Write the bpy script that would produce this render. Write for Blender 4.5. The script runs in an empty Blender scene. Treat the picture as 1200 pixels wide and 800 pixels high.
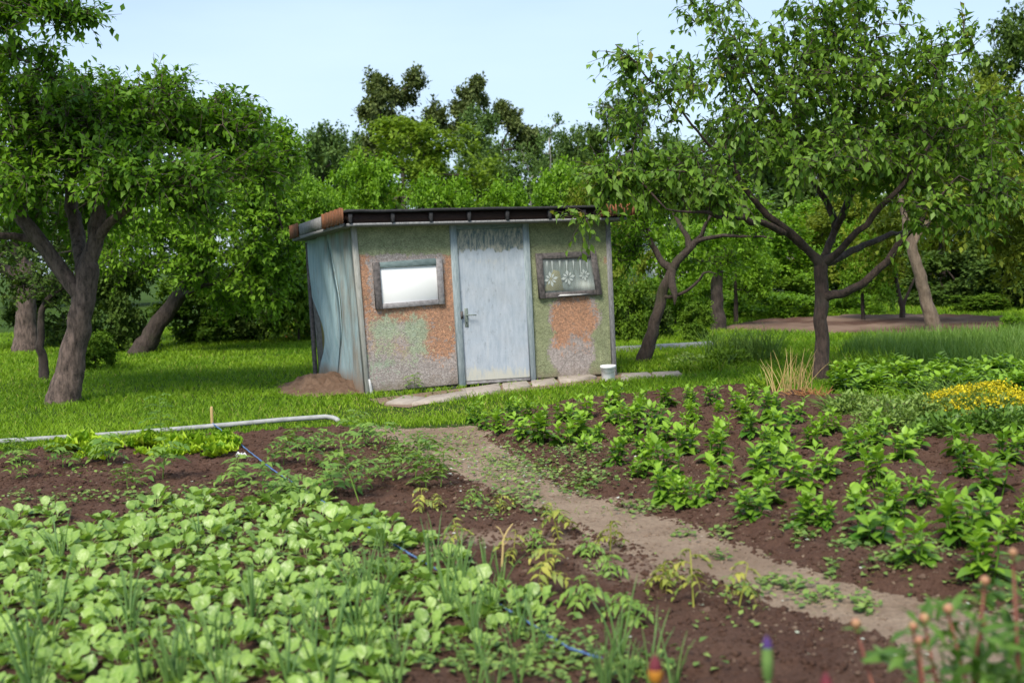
import bpy, math, random
import numpy as np
from mathutils import Matrix, Vector

# ------------------------------------------------------------------ camera, sky, sun, exposure
FPX, CX, CY = 1400.0, 600.0, 400.0          # focal length and centre, in pixels of the 1200x800 photograph
CAMZ, PITCH, ROLL = 1.70, math.atan(100 / 1400), math.radians(2.0)
scene = bpy.context.scene
col = scene.collection
_f = np.array([0, math.cos(PITCH), -math.sin(PITCH)])
_u0 = np.array([0, math.sin(PITCH), math.cos(PITCH)])
_r0 = np.array([1.0, 0, 0])
_r = math.cos(ROLL) * _r0 - math.sin(ROLL) * _u0
_u = math.sin(ROLL) * _r0 + math.cos(ROLL) * _u0
EYE = np.array([0, 0, CAMZ])
cam_data = bpy.data.cameras.new('camera')
cam = bpy.data.objects.new('camera', cam_data)
col.objects.link(cam)
cam.matrix_world = Matrix(((_r[0], _u[0], -_f[0], 0), (_r[1], _u[1], -_f[1], 0), (_r[2], _u[2], -_f[2], CAMZ), (0, 0, 0, 1)))
cam_data.sensor_width = 36
cam_data.lens = 36 * FPX / 1200
cam_data.clip_start = 0.1
cam_data.clip_end = 2000
cam_data.dof.use_dof = True
cam_data.dof.focus_distance = 13.5
cam_data.dof.aperture_fstop = 2.2
scene.camera = cam

SUN_EL, SUN_AZ = math.radians(50), math.radians(200)   # azimuth from +Y clockwise: high, behind the camera, a little to its left
world = bpy.data.worlds.new('World')
scene.world = world
world.use_nodes = True
wt = world.node_tree
wt.nodes.clear()
def WN(t, **kw):
    n = wt.nodes.new(t)
    for k, v in kw.items():
        setattr(n, k, v)
    return n
sky = WN('ShaderNodeTexSky', sky_type='NISHITA', sun_disc=False)
sky.sun_elevation = SUN_EL
sky.sun_rotation = SUN_AZ
sky.air_density = 1.0
sky.dust_density = 1.2
sky.ozone_density = 1.5
tc = WN('ShaderNodeTexCoord')
mp = WN('ShaderNodeMapping')
mp.inputs['Scale'].default_value = (1.2, 1.2, 5.0)
no = WN('ShaderNodeTexNoise')
no.inputs['Scale'].default_value = 1.6
no.inputs['Detail'].default_value = 5
no.inputs['Roughness'].default_value = 0.5
rp = WN('ShaderNodeMapRange')
rp.inputs['From Min'].default_value = 0.3
rp.inputs['From Max'].default_value = 0.75
rp.inputs['To Min'].default_value = 0.42
rp.inputs['To Max'].default_value = 0.92
mx = WN('ShaderNodeMix', data_type='RGBA')
mx.inputs['B'].default_value = (4.7, 5.95, 7.5, 1)        # thin veil of high cloud over the blue
bg = WN('ShaderNodeBackground')
bg.inputs['Strength'].default_value = 0.092
wo = WN('ShaderNodeOutputWorld')
L = wt.links.new
L(tc.outputs['Generated'], mp.inputs['Vector']); L(mp.outputs['Vector'], no.inputs['Vector'])
L(no.outputs['Fac'], rp.inputs['Value']); L(rp.outputs['Result'], mx.inputs['Factor'])
L(sky.outputs['Color'], mx.inputs['A']); L(mx.outputs['Result'], bg.inputs['Color'])
L(bg.outputs['Background'], wo.inputs['Surface'])
sun_d = bpy.data.lights.new('sun', 'SUN')
sun_d.energy = 2.8
sun_d.angle = math.radians(20)
sun_d.color = (1.0, 0.92, 0.77)
sun = bpy.data.objects.new('sun', sun_d)
col.objects.link(sun)
_sd = Vector((math.sin(SUN_AZ) * math.cos(SUN_EL), math.cos(SUN_AZ) * math.cos(SUN_EL), math.sin(SUN_EL)))
sun.rotation_euler = _sd.to_track_quat('Z', 'Y').to_euler()
sun.location = (0, 0, 20)
vs = scene.view_settings
vs.view_transform = 'Standard'
vs.look = 'None'
vs.gamma = 1
vs.exposure = 0.88
vs.use_curve_mapping = False
scene.render.engine = 'CYCLES'
scene.cycles.max_bounces = 5
scene.cycles.diffuse_bounces = 3
scene.cycles.glossy_bounces = 2
scene.cycles.transmission_bounces = 4
scene.cycles.transparent_max_bounces = 6
scene.cycles.use_denoising = True

# ------------------------------------------------------------------ pixel <-> place
def ray(px, py):
    d = _f * FPX + _r * (px - CX) + _u * (CY - py)
    return d / np.linalg.norm(d)
def ground(px, py, z=0.0):
    d = ray(px, py)
    t = (z - CAMZ) / d[2]
    return EYE + d * t
def at(px, py, Y):
    d = ray(px, py)
    return EYE + d * (Y / d[1])
def project(P):
    P = np.atleast_2d(P) - EYE
    w = P @ _f
    return np.stack([CX + FPX * (P @ _r) / w, CY - FPX * (P @ _u) / w], 1), w
def gpoly(pts):
    return np.array([ground(*p)[:2] for p in pts])

# ------------------------------------------------------------------ numpy noise and distances
def _hash(ix, iy, s):
    h = (ix.astype(np.int64) * 374761393 + iy.astype(np.int64) * 668265263 + s * 144665) & 0x7fffffff
    h = ((h ^ (h >> 13)) * 1274126177) & 0x7fffffff
    return ((h ^ (h >> 16)) & 0xffff) / 65535.0
def vnoise(x, y, f=1.0, s=0):
    x = np.asarray(x, float) * f; y = np.asarray(y, float) * f
    ix = np.floor(x); iy = np.floor(y)
    fx = x - ix; fy = y - iy
    fx = fx * fx * (3 - 2 * fx); fy = fy * fy * (3 - 2 * fy)
    a = _hash(ix, iy, s); b = _hash(ix + 1, iy, s); c = _hash(ix, iy + 1, s); d = _hash(ix + 1, iy + 1, s)
    return (a * (1 - fx) + b * fx) * (1 - fy) + (c * (1 - fx) + d * fx) * fy
def fbm(x, y, f, s=0, o=3):
    v = 0; a = 0.5
    for k in range(o):
        v = v + a * vnoise(x, y, f * 2 ** k, s + k * 17); a *= 0.5
    return v / (1 - 0.5 ** o)
def sdf(poly, x, y):
    x = np.asarray(x, float); y = np.asarray(y, float)
    d2 = np.full(x.shape, 1e9); inside = np.zeros(x.shape, bool)
    n = len(poly)
    for i in range(n):
        ax, ay = poly[i]; bx, by = poly[(i + 1) % n]
        ex, ey = bx - ax, by - ay
        t = np.clip(((x - ax) * ex + (y - ay) * ey) / (ex * ex + ey * ey + 1e-12), 0, 1)
        d2 = np.minimum(d2, (x - ax - t * ex) ** 2 + (y - ay - t * ey) ** 2)
        c = (ay > y) != (by > y)
        xi = ax + (y - ay) * ex / (ey if abs(ey) > 1e-12 else 1e-12)
        inside ^= c & (x < xi)
    d = np.sqrt(d2)
    return np.where(inside, -d, d)
def sstep(a, b, v):
    t = np.clip((v - a) / (b - a), 0, 1)
    return t * t * (3 - 2 * t)
def nrm(v):
    return v / (np.linalg.norm(v, axis=-1, keepdims=True) + 1e-12)

# ------------------------------------------------------------------ mesh helpers
class Buf:
    def __init__(s):
        s.V = []; s.F = {}; s.A = []; s.n = 0
    def add(s, V, F, var=0.5):
        V = np.asarray(V, float).reshape(-1, 3)
        Fs = F if isinstance(F, list) else [F]
        for f in Fs:
            f = np.asarray(f, int)
            if f.size:
                s.F.setdefault(f.shape[1], []).append(f + s.n)
        s.V.append(V); s.A.append(np.broadcast_to(np.asarray(var, float), (len(V),)))
        s.n += len(V)
        return s
def mesh_of(name, buf, mat=None, smooth=False, attrs=None):
    me = bpy.data.meshes.new(name)
    V = np.concatenate(buf.V) if buf.V else np.zeros((0, 3))
    me.vertices.add(len(V)); me.vertices.foreach_set('co', V.astype(np.float32).ravel())
    loops, starts, tot = [], [], 0
    for k in sorted(buf.F):
        f = np.concatenate(buf.F[k])
        loops.append(f.ravel()); starts.append(tot + np.arange(len(f)) * k); tot += f.size
    loops = np.concatenate(loops).astype(np.int32); starts = np.concatenate(starts).astype(np.int32)
    me.loops.add(tot); me.loops.foreach_set('vertex_index', loops)
    me.polygons.add(len(starts)); me.polygons.foreach_set('loop_start', starts)
    if smooth:
        me.polygons.foreach_set('use_smooth', np.ones(len(starts), bool))
    me.update(calc_edges=True)
    a = me.attributes.new('var', 'FLOAT', 'POINT')
    a.data.foreach_set('value', np.concatenate(buf.A).astype(np.float32))
    for k, v in (attrs or {}).items():
        a = me.attributes.new(k, 'FLOAT', 'POINT')
        a.data.foreach_set('value', np.asarray(v, np.float32))
    if mat:
        me.materials.append(mat)
    return me
def obj(name, data, parent=None, label=None, cat=None, group=None, kind=None, loc=None, rz=None):
    o = bpy.data.objects.new(name, data)
    col.objects.link(o)
    if parent: o.parent = parent
    if label: o['label'] = label
    if cat: o['category'] = cat
    if group: o['group'] = group
    if kind: o['kind'] = kind
    if loc is not None: o.location = tuple(loc)
    if rz is not None: o.rotation_euler = (0, 0, rz)
    return o
def part(name, buf, mat, parent, smooth=False, attrs=None, label=None):
    return obj(name, mesh_of(name, buf, mat, smooth, attrs), parent, label)
def copy_tree(o, parent=None):
    c = o.copy(); col.objects.link(c)
    if parent: c.parent = parent
    for ch in [k for k in o.children]:
        copy_tree(ch, c)
    return c

BOXF = np.array([[0, 3, 2, 1], [4, 5, 6, 7], [0, 1, 5, 4], [1, 2, 6, 5], [2, 3, 7, 6], [3, 0, 4, 7]])
def box(buf, x0, x1, y0, y1, z0, z1, var=.5):
    buf.add([[x0, y0, z0], [x1, y0, z0], [x1, y1, z0], [x0, y1, z0], [x0, y0, z1], [x1, y0, z1], [x1, y1, z1], [x0, y1, z1]], BOXF, var)
    return buf
def prism(buf, uz, y0, y1, var=.5, ch=0.006):
    """quad given in (u,z), front face at y0, back at y1, with a small chamfer round the front"""
    uz = np.array(uz, float); c = uz.mean(0)
    inn = []
    for i in range(4):
        e0 = uz[i - 1] - uz[i]; e1 = uz[(i + 1) % 4] - uz[i]
        inn.append(uz[i] + e0 / np.linalg.norm(e0) * min(ch, np.linalg.norm(e0) * .3) + e1 / np.linalg.norm(e1) * min(ch, np.linalg.norm(e1) * .3))
    V = [[u, y0, z] for u, z in inn] + [[u, y0 + ch, z] for u, z in uz] + [[u, y1, z] for u, z in uz]
    F = [[0, 1, 2, 3]] + [[i, 4 + i, 4 + (i + 1) % 4, (i + 1) % 4] for i in range(4)] + \
        [[4 + i, 8 + i, 8 + (i + 1) % 4, 4 + (i + 1) % 4] for i in range(4)] + [[11, 10, 9, 8]]
    buf.add(V, np.array(F), var)
    return buf
def tube(buf, P, R, sides=6, var=.5, cap=True):
    P = np.asarray(P, float); R = np.broadcast_to(np.asarray(R, float), (len(P),))
    T = np.gradient(P, axis=0); T = nrm(T)
    ref = np.array([0.0, 0, 1]) if abs(T[0][2]) < 0.9 else np.array([1.0, 0, 0])
    X = np.cross(T, ref); X = nrm(X); Yv = np.cross(T, X)
    a = np.arange(sides) * 2 * math.pi / sides
    V = P[:, None, :] + R[:, None, None] * (np.cos(a)[None, :, None] * X[:, None, :] + np.sin(a)[None, :, None] * Yv[:, None, :])
    n = len(P); i = np.arange(n - 1)[:, None] * sides; j = np.arange(sides)[None, :]; j2 = (j + 1) % sides
    F = np.stack([i + j, i + j2, i + sides + j2, i + sides + j], -1).reshape(-1, 4)
    Fs = [F]
    if cap:
        Fs.append(np.array([list(range((n - 1) * sides, n * sides))]))
    v = var if np.isscalar(var) else np.repeat(var, sides)
    buf.add(V.reshape(-1, 3), Fs, v)
    return buf
def lathe(buf, prof, seg=20, var=.5):
    prof = np.array(prof, float); a = np.arange(seg) * 2 * math.pi / seg
    V = np.stack([prof[:, 0:1] * np.cos(a), prof[:, 0:1] * np.sin(a), np.broadcast_to(prof[:, 1:2], (len(prof), seg))], -1)
    n = len(prof); i = np.arange(n - 1)[:, None] * seg; j = np.arange(seg)[None, :]; j2 = (j + 1) % seg
    buf.add(V.reshape(-1, 3), np.stack([i + j, i + j2, i + seg + j2, i + seg + j], -1).reshape(-1, 4), var)
    return buf
def scatter(buf, T, F, pos, ydir, up, scale, var, xs=1.0, tvar=None):
    y = nrm(np.asarray(ydir, float)); x = np.cross(y, np.asarray(up, float)); x = nrm(x); z = np.cross(x, y)
    sc = np.broadcast_to(np.asarray(scale, float), (len(pos),))[:, None, None]
    V = np.asarray(pos)[:, None, :] + sc * (T[None, :, 0:1] * x[:, None, :] * xs + T[None, :, 1:2] * y[:, None, :] + T[None, :, 2:3] * z[:, None, :])
    k = len(T); n = len(pos)
    F = F if isinstance(F, list) else [F]
    Fs = [(f[None] + (np.arange(n) * k)[:, None, None]).reshape(-1, f.shape[1]) for f in F]
    v = np.repeat(np.broadcast_to(np.asarray(var, float), (n,)), k)
    if tvar is not None: v = np.clip(v + np.tile(tvar, n), 0, 1)
    buf.add(V.reshape(-1, 3), Fs, v)
LEAF5 = np.array([[0, 0, 0], [.28, .42, .07], [0, 1, -.16], [-.28, .42, .07], [0, .5, -.01]])
LEAF5F = np.array([[0, 1, 2, 4], [0, 4, 2, 3]])
LEAF4 = np.array([[0, 0, 0], [.36, .45, .04], [0, 1, -.1], [-.36, .45, .04]])
LEAF4F = np.array([[0, 1, 2, 3]])
def leaf_grid(prof, droop=.2, fold=.12, wave=0.0, rise=0.0):
    """prof: (t, half width) rows; the blade droops towards its tip and folds up along its midrib"""
    V = []
    for k, (t, w) in enumerate(prof):
        zc = rise * t - droop * t * t
        wv = wave * math.sin(k * 2.1)
        V += [[-w, t, zc + fold * w * 2 + wv * w], [0, t, zc], [w, t, zc + fold * w * 2 - wv * w]]
    F = []
    for k in range(len(prof) - 1):
        a = 3 * k
        F += [[a, a + 1, a + 4, a + 3], [a + 1, a + 2, a + 5, a + 4]]
    return np.array(V), np.array(F)
def rdir(rng, n):
    return nrm(rng.normal(size=(n, 3)))

def nth(k):
    w = ['first', 'second', 'third', 'fourth', 'fifth', 'sixth', 'seventh', 'eighth', 'ninth', 'tenth']
    return w[k] if k < 10 else '%d%s' % (k + 1, {1: 'st', 2: 'nd', 3: 'rd'}.get((k + 1) % 10, 'th') if k > 19 else 'th')

# ------------------------------------------------------------------ materials
def mat_new(name):
    m = bpy.data.materials.new(name); m.use_nodes = True
    t = m.node_tree; b = t.nodes['Principled BSDF']
    return m, t, b
def nd(t, typ, ins=None, **kw):
    n = t.nodes.new(typ)
    for k, v in kw.items(): setattr(n, k, v)
    for k, v in (ins or {}).items():
        if hasattr(v, 'is_linked') or isinstance(v, bpy.types.NodeSocket): t.links.new(v, n.inputs[k])
        else: n.inputs[k].default_value = v
    return n
def c4(c): return (c[0], c[1], c[2], 1)
def mixc(t, fac, a, b, blend='MIX'):
    n = nd(t, 'ShaderNodeMix', data_type='RGBA', blend_type=blend)
    for k, v in (('Factor', fac), ('A', a), ('B', b)):
        if isinstance(v, bpy.types.NodeSocket): t.links.new(v, n.inputs[k])
        else: n.inputs[k].default_value = v if k == 'Factor' else c4(v)
    return n.outputs['Result']
def ramp(t, v, a, b, lo=0.0, hi=1.0):
    return nd(t, 'ShaderNodeMapRange', {'Value': v, 'From Min': a, 'From Max': b, 'To Min': lo, 'To Max': hi}).outputs['Result']
def noise(t, scale, detail=4, rough=.55, vec=None, mapscale=None):
    if vec is None: vec = nd(t, 'ShaderNodeTexCoord').outputs['Object']
    if mapscale: vec = nd(t, 'ShaderNodeMapping', {'Vector': vec, 'Scale': mapscale}).outputs['Vector']
    return nd(t, 'ShaderNodeTexNoise', {'Vector': vec, 'Scale': scale, 'Detail': detail, 'Roughness': rough}).outputs['Fac']
def attr(t, name): return nd(t, 'ShaderNodeAttribute', attribute_name=name).outputs['Fac']
def math_(t, op, a, b):
    n = nd(t, 'ShaderNodeMath', operation=op)
    for i, v in enumerate((a, b)):
        if isinstance(v, bpy.types.NodeSocket): t.links.new(v, n.inputs[i])
        else: n.inputs[i].default_value = v
    return n.outputs[0]
def bump(t, b, h, strength=.5, dist=.02):
    n = nd(t, 'ShaderNodeBump', {'Height': h, 'Strength': strength, 'Distance': dist})
    t.links.new(n.outputs['Normal'], b.inputs['Normal'])

def leaf_mat(name, c0, c1, trans=.3, rough=.5, spec=.35, c2=None, vein=False, rnd=0.0):
    m, t, b = mat_new(name)
    v = attr(t, 'var')
    if rnd:
        oi = nd(t, 'ShaderNodeObjectInfo').outputs['Random']
        v = nd(t, 'ShaderNodeClamp', {'Value': math_(t, 'ADD', v, math_(t, 'MULTIPLY', math_(t, 'SUBTRACT', oi, .5), rnd))}).outputs[0]
    cc = mixc(t, v, c0, c1)
    if c2:
        cc = mixc(t, ramp(t, v, .9, 1.0), cc, c2)
    if vein:
        nv = noise(t, 55, 4, .6)
        cc = mixc(t, ramp(t, nv, .35, .7, 0, .45), cc, mixc(t, .5, c1, (.5, .6, .3)))
        bump(t, b, noise(t, 38, 3, .5), .5, .012)
    t.links.new(cc, b.inputs['Base Color'])
    b.inputs['Roughness'].default_value = rough
    b.inputs['Specular IOR Level'].default_value = spec
    tr = nd(t, 'ShaderNodeBsdfTranslucent', {'Color': mixc(t, 1.0, cc, (1.0, 1.0, .45), 'MULTIPLY')})
    ms = nd(t, 'ShaderNodeMixShader', {0: trans, 1: b.outputs[0], 2: tr.outputs[0]})
    t.links.new(ms.outputs[0], t.nodes['Material Output'].inputs['Surface'])
    return m
def rough_mat(name, ca, cb, scale=8, rough=.85, bs=.4, mapscale=None, spec=.3, bd=.01, detail=6):
    m, t, b = mat_new(name)
    n = noise(t, scale, detail, .6, mapscale=mapscale)
    t.links.new(mixc(t, ramp(t, n, .3, .7), ca, cb), b.inputs['Base Color'])
    b.inputs['Roughness'].default_value = rough
    b.inputs['Specular IOR Level'].default_value = spec
    if bs: bump(t, b, n, bs, bd)
    return m
def bark_mat(name, ca, cb, moss=None):
    m, t, b = mat_new(name)
    n = noise(t, 18, 9, .72, mapscale=(1, 1, .35))
    n2 = noise(t, 2.2, 4, .6)
    c = mixc(t, ramp(t, n, .35, .65), ca, cb)
    if moss: c = mixc(t, ramp(t, n2, .52, .7, 0, .55), c, moss)
    t.links.new(c, b.inputs['Base Color'])
    b.inputs['Roughness'].default_value = .9
    bump(t, b, n, 1.0, .06)
    return m
M = {}
M['apple_leaf'] = leaf_mat('apple_leaf', (.05, .135, .010), (.20, .38, .028), .46, .5, .22)
M['light_leaf'] = leaf_mat('light_leaf', (.08, .195, .012), (.26, .455, .034), .46, .5, .22)
M['cherry_leaf'] = leaf_mat('cherry_leaf', (.06, .145, .016), (.22, .37, .042), .44, .45, .3, c2=(.28, .21, .04))
M['dark_leaf'] = leaf_mat('dark_leaf', (.04, .085, .016), (.11, .175, .03), .32, .6, .12)
M['forest_leaf'] = leaf_mat('forest_leaf', (.07, .135, .04), (.16, .25, .065), .34, .7, .1)  # distance haze put into the leaf colour: lightened, slightly bluer
M['bright_leaf'] = leaf_mat('bright_leaf', (.12, .20, .018), (.22, .33, .03), .38, .6, .15)
M['pine_leaf'] = leaf_mat('pine_leaf', (.07, .10, .035), (.17, .215, .07), .25, .7, .1)  # lightened colour stands in for haze on the far pines
M['shrub_leaf'] = leaf_mat('shrub_leaf', (.05, .12, .010), (.18, .30, .026), .38, .55, .15)
M['olive_leaf'] = leaf_mat('olive_leaf', (.085, .13, .012), (.23, .29, .030), .38, .55, .15)
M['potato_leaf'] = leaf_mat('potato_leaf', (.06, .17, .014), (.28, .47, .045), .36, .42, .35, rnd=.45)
M['radish_leaf'] = leaf_mat('radish_leaf', (.085, .20, .02), (.31, .48, .085), .34, .36, .55, vein=True, rnd=.35)
M['onion_leaf'] = leaf_mat('onion_leaf', (.08, .18, .05), (.18, .31, .08), .22, .4, .4)
M['lettuce_leaf'] = leaf_mat('lettuce_leaf', (.15, .32, .015), (.45, .64, .04), .38, .45, .4, rnd=.6)
M['seedling_leaf'] = leaf_mat('seedling_leaf', (.09, .20, .03), (.22, .35, .06), .32, rnd=.5)
M['wilt_leaf'] = leaf_mat('wilt_leaf', (.16, .24, .04), (.42, .40, .07), .3)
M['pale_stem'] = leaf_mat('pale_stem', (.22, .27, .09), (.36, .34, .14), .15)
M['grass_blade'] = leaf_mat('grass_blade', (.075, .19, .008), (.27, .43, .020), .32, .5, .2, c2=(.38, .33, .11))
M['weed_leaf'] = leaf_mat('weed_leaf', (.08, .17, .03), (.27, .38, .09), .3)
M['blue_grass'] = leaf_mat('blue_grass', (.09, .19, .03), (.21, .34, .055), .28)
M['straw'] = leaf_mat('straw', (.40, .28, .10), (.58, .45, .20), .1, .7, .2)
M['rust_thatch'] = leaf_mat('rust_thatch', (.30, .12, .05), (.42, .24, .10), .1, .8, .1)
M['yellow_flower'] = leaf_mat('yellow_flower', (.40, .36, .012), (.72, .58, .02), .2, .6, .2)
M['orange_flower'] = leaf_mat('orange_flower', (.50, .16, .02), (.60, .26, .05), .2, .6, .2)
M['white_petal'] = leaf_mat('white_petal', (.40, .44, .33), (.66, .68, .62), .2, .6, .2)
M['peony_leaf'] = leaf_mat('peony_leaf', (.05, .125, .018), (.15, .27, .04), .3, .45, .35)
M['peony_stem'] = rough_mat('peony_stem', (.13, .035, .025), (.20, .07, .04), 20, .55, 0)
M['peony_bud'] = rough_mat('peony_bud', (.36, .10, .085), (.36, .28, .12), 90, .45, 0)
M['green_stem'] = rough_mat('green_stem', (.10, .19, .05), (.16, .26, .07), 30, .6, 0)
M['purple_bud'] = rough_mat('purple_bud', (.05, .02, .12), (.09, .04, .18), 40, .6, 0)
M['maroon_bud'] = rough_mat('maroon_bud', (.09, .008, .02), (.14, .02, .03), 40, .6, 0)
M['amber_bud'] = rough_mat('amber_bud', (.50, .25, .03), (.42, .12, .02), 60, .6, 0)
M['bark'] = bark_mat('bark', (.035, .024, .02), (.23, .165, .14))
M['dark_bark'] = bark_mat('dark_bark', (.028, .019, .016), (.085, .062, .052), (.06, .07, .03))
M['cherry_bark'] = bark_mat('cherry_bark', (.02, .013, .011), (.10, .065, .053), (.085, .085, .07))
M['pale_bark'] = bark_mat('pale_bark', (.12, .085, .06), (.25, .19, .14))
M['birch_bark'] = bark_mat('birch_bark', (.10, .09, .08), (.55, .53, .50))

def soil_material(name, ca, cb, cd, bs=1.0, grain=55):
    m, t, b = mat_new(name)
    n1 = noise(t, 3.0, 5, .6); n2 = noise(t, grain, 8, .7)
    n3 = noise(t, 160, 3, .6)
    c = mixc(t, ramp(t, n1, .35, .65), ca, cb)
    c = mixc(t, ramp(t, n2, .3, .72, 0, 1), mixc(t, 1.0, c, (.52, .50, .5), 'MULTIPLY'), c)
    c = mixc(t, ramp(t, attr(t, 'dry'), 0, 1), c, cd)
    c = mixc(t, ramp(t, n3, .70, .76, 0, .6), c, (.28, .22, .17))
    t.links.new(c, b.inputs['Base Color'])
    b.inputs['Roughness'].default_value = .95
    b.inputs['Specular IOR Level'].default_value = .15
    bump(t, b, n2, bs, .03)
    return m
M['soil'] = soil_material('soil', (.125, .066, .047), (.165, .094, .067), (.28, .195, .145))
M['path_soil'] = soil_material('path_soil', (.37, .27, .195), (.48, .365, .27), (.25, .175, .125), 1.0, 45)
def ground_material():
    m, t, b = mat_new('meadow_ground')
    n1 = noise(t, .8, 5, .6); n2 = noise(t, 30, 6, .7)
    c = mixc(t, ramp(t, n1, .35, .65), (.045, .10, .012), (.075, .13, .018))
    c = mixc(t, ramp(t, n2, .35, .7), mixc(t, 1.0, c, (.5, .5, .5), 'MULTIPLY'), c)
    c = mixc(t, ramp(t, noise(t, 1.7, 4), .66, .75, 0, .5), c, (.13, .09, .05))
    t.links.new(c, b.inputs['Base Color'])
    b.inputs['Roughness'].default_value = .95
    b.inputs['Specular IOR Level'].default_value = .1
    bump(t, b, n2, 1, .04)
    return m
M['ground'] = ground_material()
M['slab'] = rough_mat('slab', (.26, .22, .19), (.40, .35, .31), 9, .9, .5, bd=.02)
M['concrete'] = rough_mat('concrete', (.30, .29, .28), (.45, .44, .43), 10, .9, .5)
M['pipe'] = rough_mat('pipe', (.22, .225, .23), (.40, .405, .41), 14, .6, .3)
M['white_plastic'] = rough_mat('white_plastic', (.84, .85, .87), (.88, .89, .91), 5, .4, 0, spec=.5)
M['felt'] = rough_mat('felt', (.018, .018, .021), (.045, .045, .05), 30, .9, .5)
M['tar_wood'] = rough_mat('tar_wood', (.018, .011, .010), (.042, .022, .018), 12, .8, .5, (1, 6, 6))
M['rust'] = rough_mat('rust', (.085, .05, .035), (.33, .12, .05), 5, .85, .5, (7, 7, .8))
M['grey_wood'] = rough_mat('grey_wood', (.13, .13, .14), (.30, .30, .31), 22, .85, .6, (3, 3, .7))
M['dark_wood'] = rough_mat('dark_wood', (.045, .042, .045), (.17, .15, .15), 20, .85, .6, (1.2, 1.2, 1.2))
M['lilac_wood'] = rough_mat('lilac_wood', (.16, .145, .155), (.34, .33, .345), 20, .85, .6)
M['teal_wood'] = rough_mat('teal_wood', (.10, .15, .16), (.22, .28, .29), 20, .8, .5, (.6, 3, 3))
M['jamb'] = rough_mat('jamb', (.19, .24, .27), (.36, .42, .45), 18, .8, .5, (4, 4, .5))
M['trim'] = rough_mat('trim', (.24, .24, .22), (.38, .38, .36), 18, .8, .4, (3, 3, .6))
M['steel'] = rough_mat('steel', (.10, .13, .12), (.24, .28, .26), 40, .5, .2)
M['stake'] = rough_mat('stake', (.36, .24, .10), (.52, .38, .18), 20, .8, .4, (3, 3, .5))
M['blue_twine'] = rough_mat('blue_twine', (.04, .10, .26), (.14, .23, .42), 90, .8, .6)
M['yellow_board'] = rough_mat('yellow_board', (.35, .28, .10), (.45, .38, .16), 14, .85, .4, (3, 3, .5))
M['house_wall'] = rough_mat('house_wall', (.66, .66, .66), (.74, .74, .74), 4, .9, .2)
M['house_roof'] = rough_mat('house_roof', (.20, .08, .05), (.30, .13, .09), 14, .9, .4)

def mixv(t, o, n):
    off = nd(t, 'ShaderNodeVectorMath', {0: o, 1: nd(t, 'ShaderNodeCombineXYZ', {0: math_(t, 'MULTIPLY', n, .35), 1: 0.0, 2: math_(t, 'MULTIPLY', n, .2)}).outputs[0]}, operation='ADD')
    return off.outputs[0]
def stucco_material():
    m, t, b = mat_new('pebble_stucco')
    o = nd(t, 'ShaderNodeTexCoord').outputs['Object']
    nb = noise(t, 7, 8, .72, o)
    nf = noise(t, 26, 4, .7, o)
    vr = nd(t, 'ShaderNodeTexVoronoi', {'Vector': o, 'Scale': 75.0})
    rag = math_(t, 'ADD', math_(t, 'MULTIPLY', math_(t, 'SUBTRACT', nb, .5), 2.3), math_(t, 'MULTIPLY', math_(t, 'SUBTRACT', nf, .5), 1.5))
    lil = mixc(t, ramp(t, nf, .3, .7), (.27, .225, .215), (.44, .40, .39))
    org = mixc(t, ramp(t, nf, .35, .65), (.27, .165, .115), (.53, .275, .165))
    grn = mixc(t, ramp(t, nb, .3, .7), (.175, .205, .11), (.335, .36, .215))
    c = mixc(t, ramp(t, math_(t, 'ADD', attr(t, 'm_orange'), rag), .38, .66), lil, org)
    c = mixc(t, ramp(t, math_(t, 'ADD', attr(t, 'm_green'), rag), .40, .62), c, grn)
    c = mixc(t, ramp(t, math_(t, 'ADD', attr(t, 'm_mint'), rag), .38, .70, 0, .8), c, (.30, .40, .29))
    vcol = nd(t, 'ShaderNodeSeparateColor', {'Color': vr.outputs['Color']}).outputs[0]
    c = mixc(t, 1.0, c, mixc(t, vcol, (.68, .68, .68), (1.15, 1.15, 1.15)), 'MULTIPLY')
    c = mixc(t, ramp(t, noise(t, 60, 3, .7, o), .62, .68, 0, .6), c, (.07, .06, .05))
    drip = noise(t, 10, 6, .7, o, (2.6, 1, .22))
    c = mixc(t, ramp(t, drip, .54, .72, 0, .55), c, mixc(t, 1.0, c, (.55, .52, .46), 'MULTIPLY'))
    zc = nd(t, 'ShaderNodeSeparateXYZ', {'Vector': o}).outputs['Z']
    c = mixc(t, ramp(t, math_(t, 'SUBTRACT', zc, math_(t, 'MULTIPLY', nb, .45)), -.05, -.25, 0, .8), c, (.17, .13, .095))
    vc = nd(t, 'ShaderNodeTexVoronoi', {'Vector': mixv(t, o, nf), 'Scale': 2.3}, feature='DISTANCE_TO_EDGE').outputs['Distance']
    c = mixc(t, ramp(t, vc, .0, .010, .65, 0), c, (.08, .07, .06))
    t.links.new(c, b.inputs['Base Color'])
    b.inputs['Roughness'].default_value = .92
    bump(t, b, vr.outputs['Distance'], .5, .010)
    return m
M['stucco'] = stucco_material()
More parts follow.
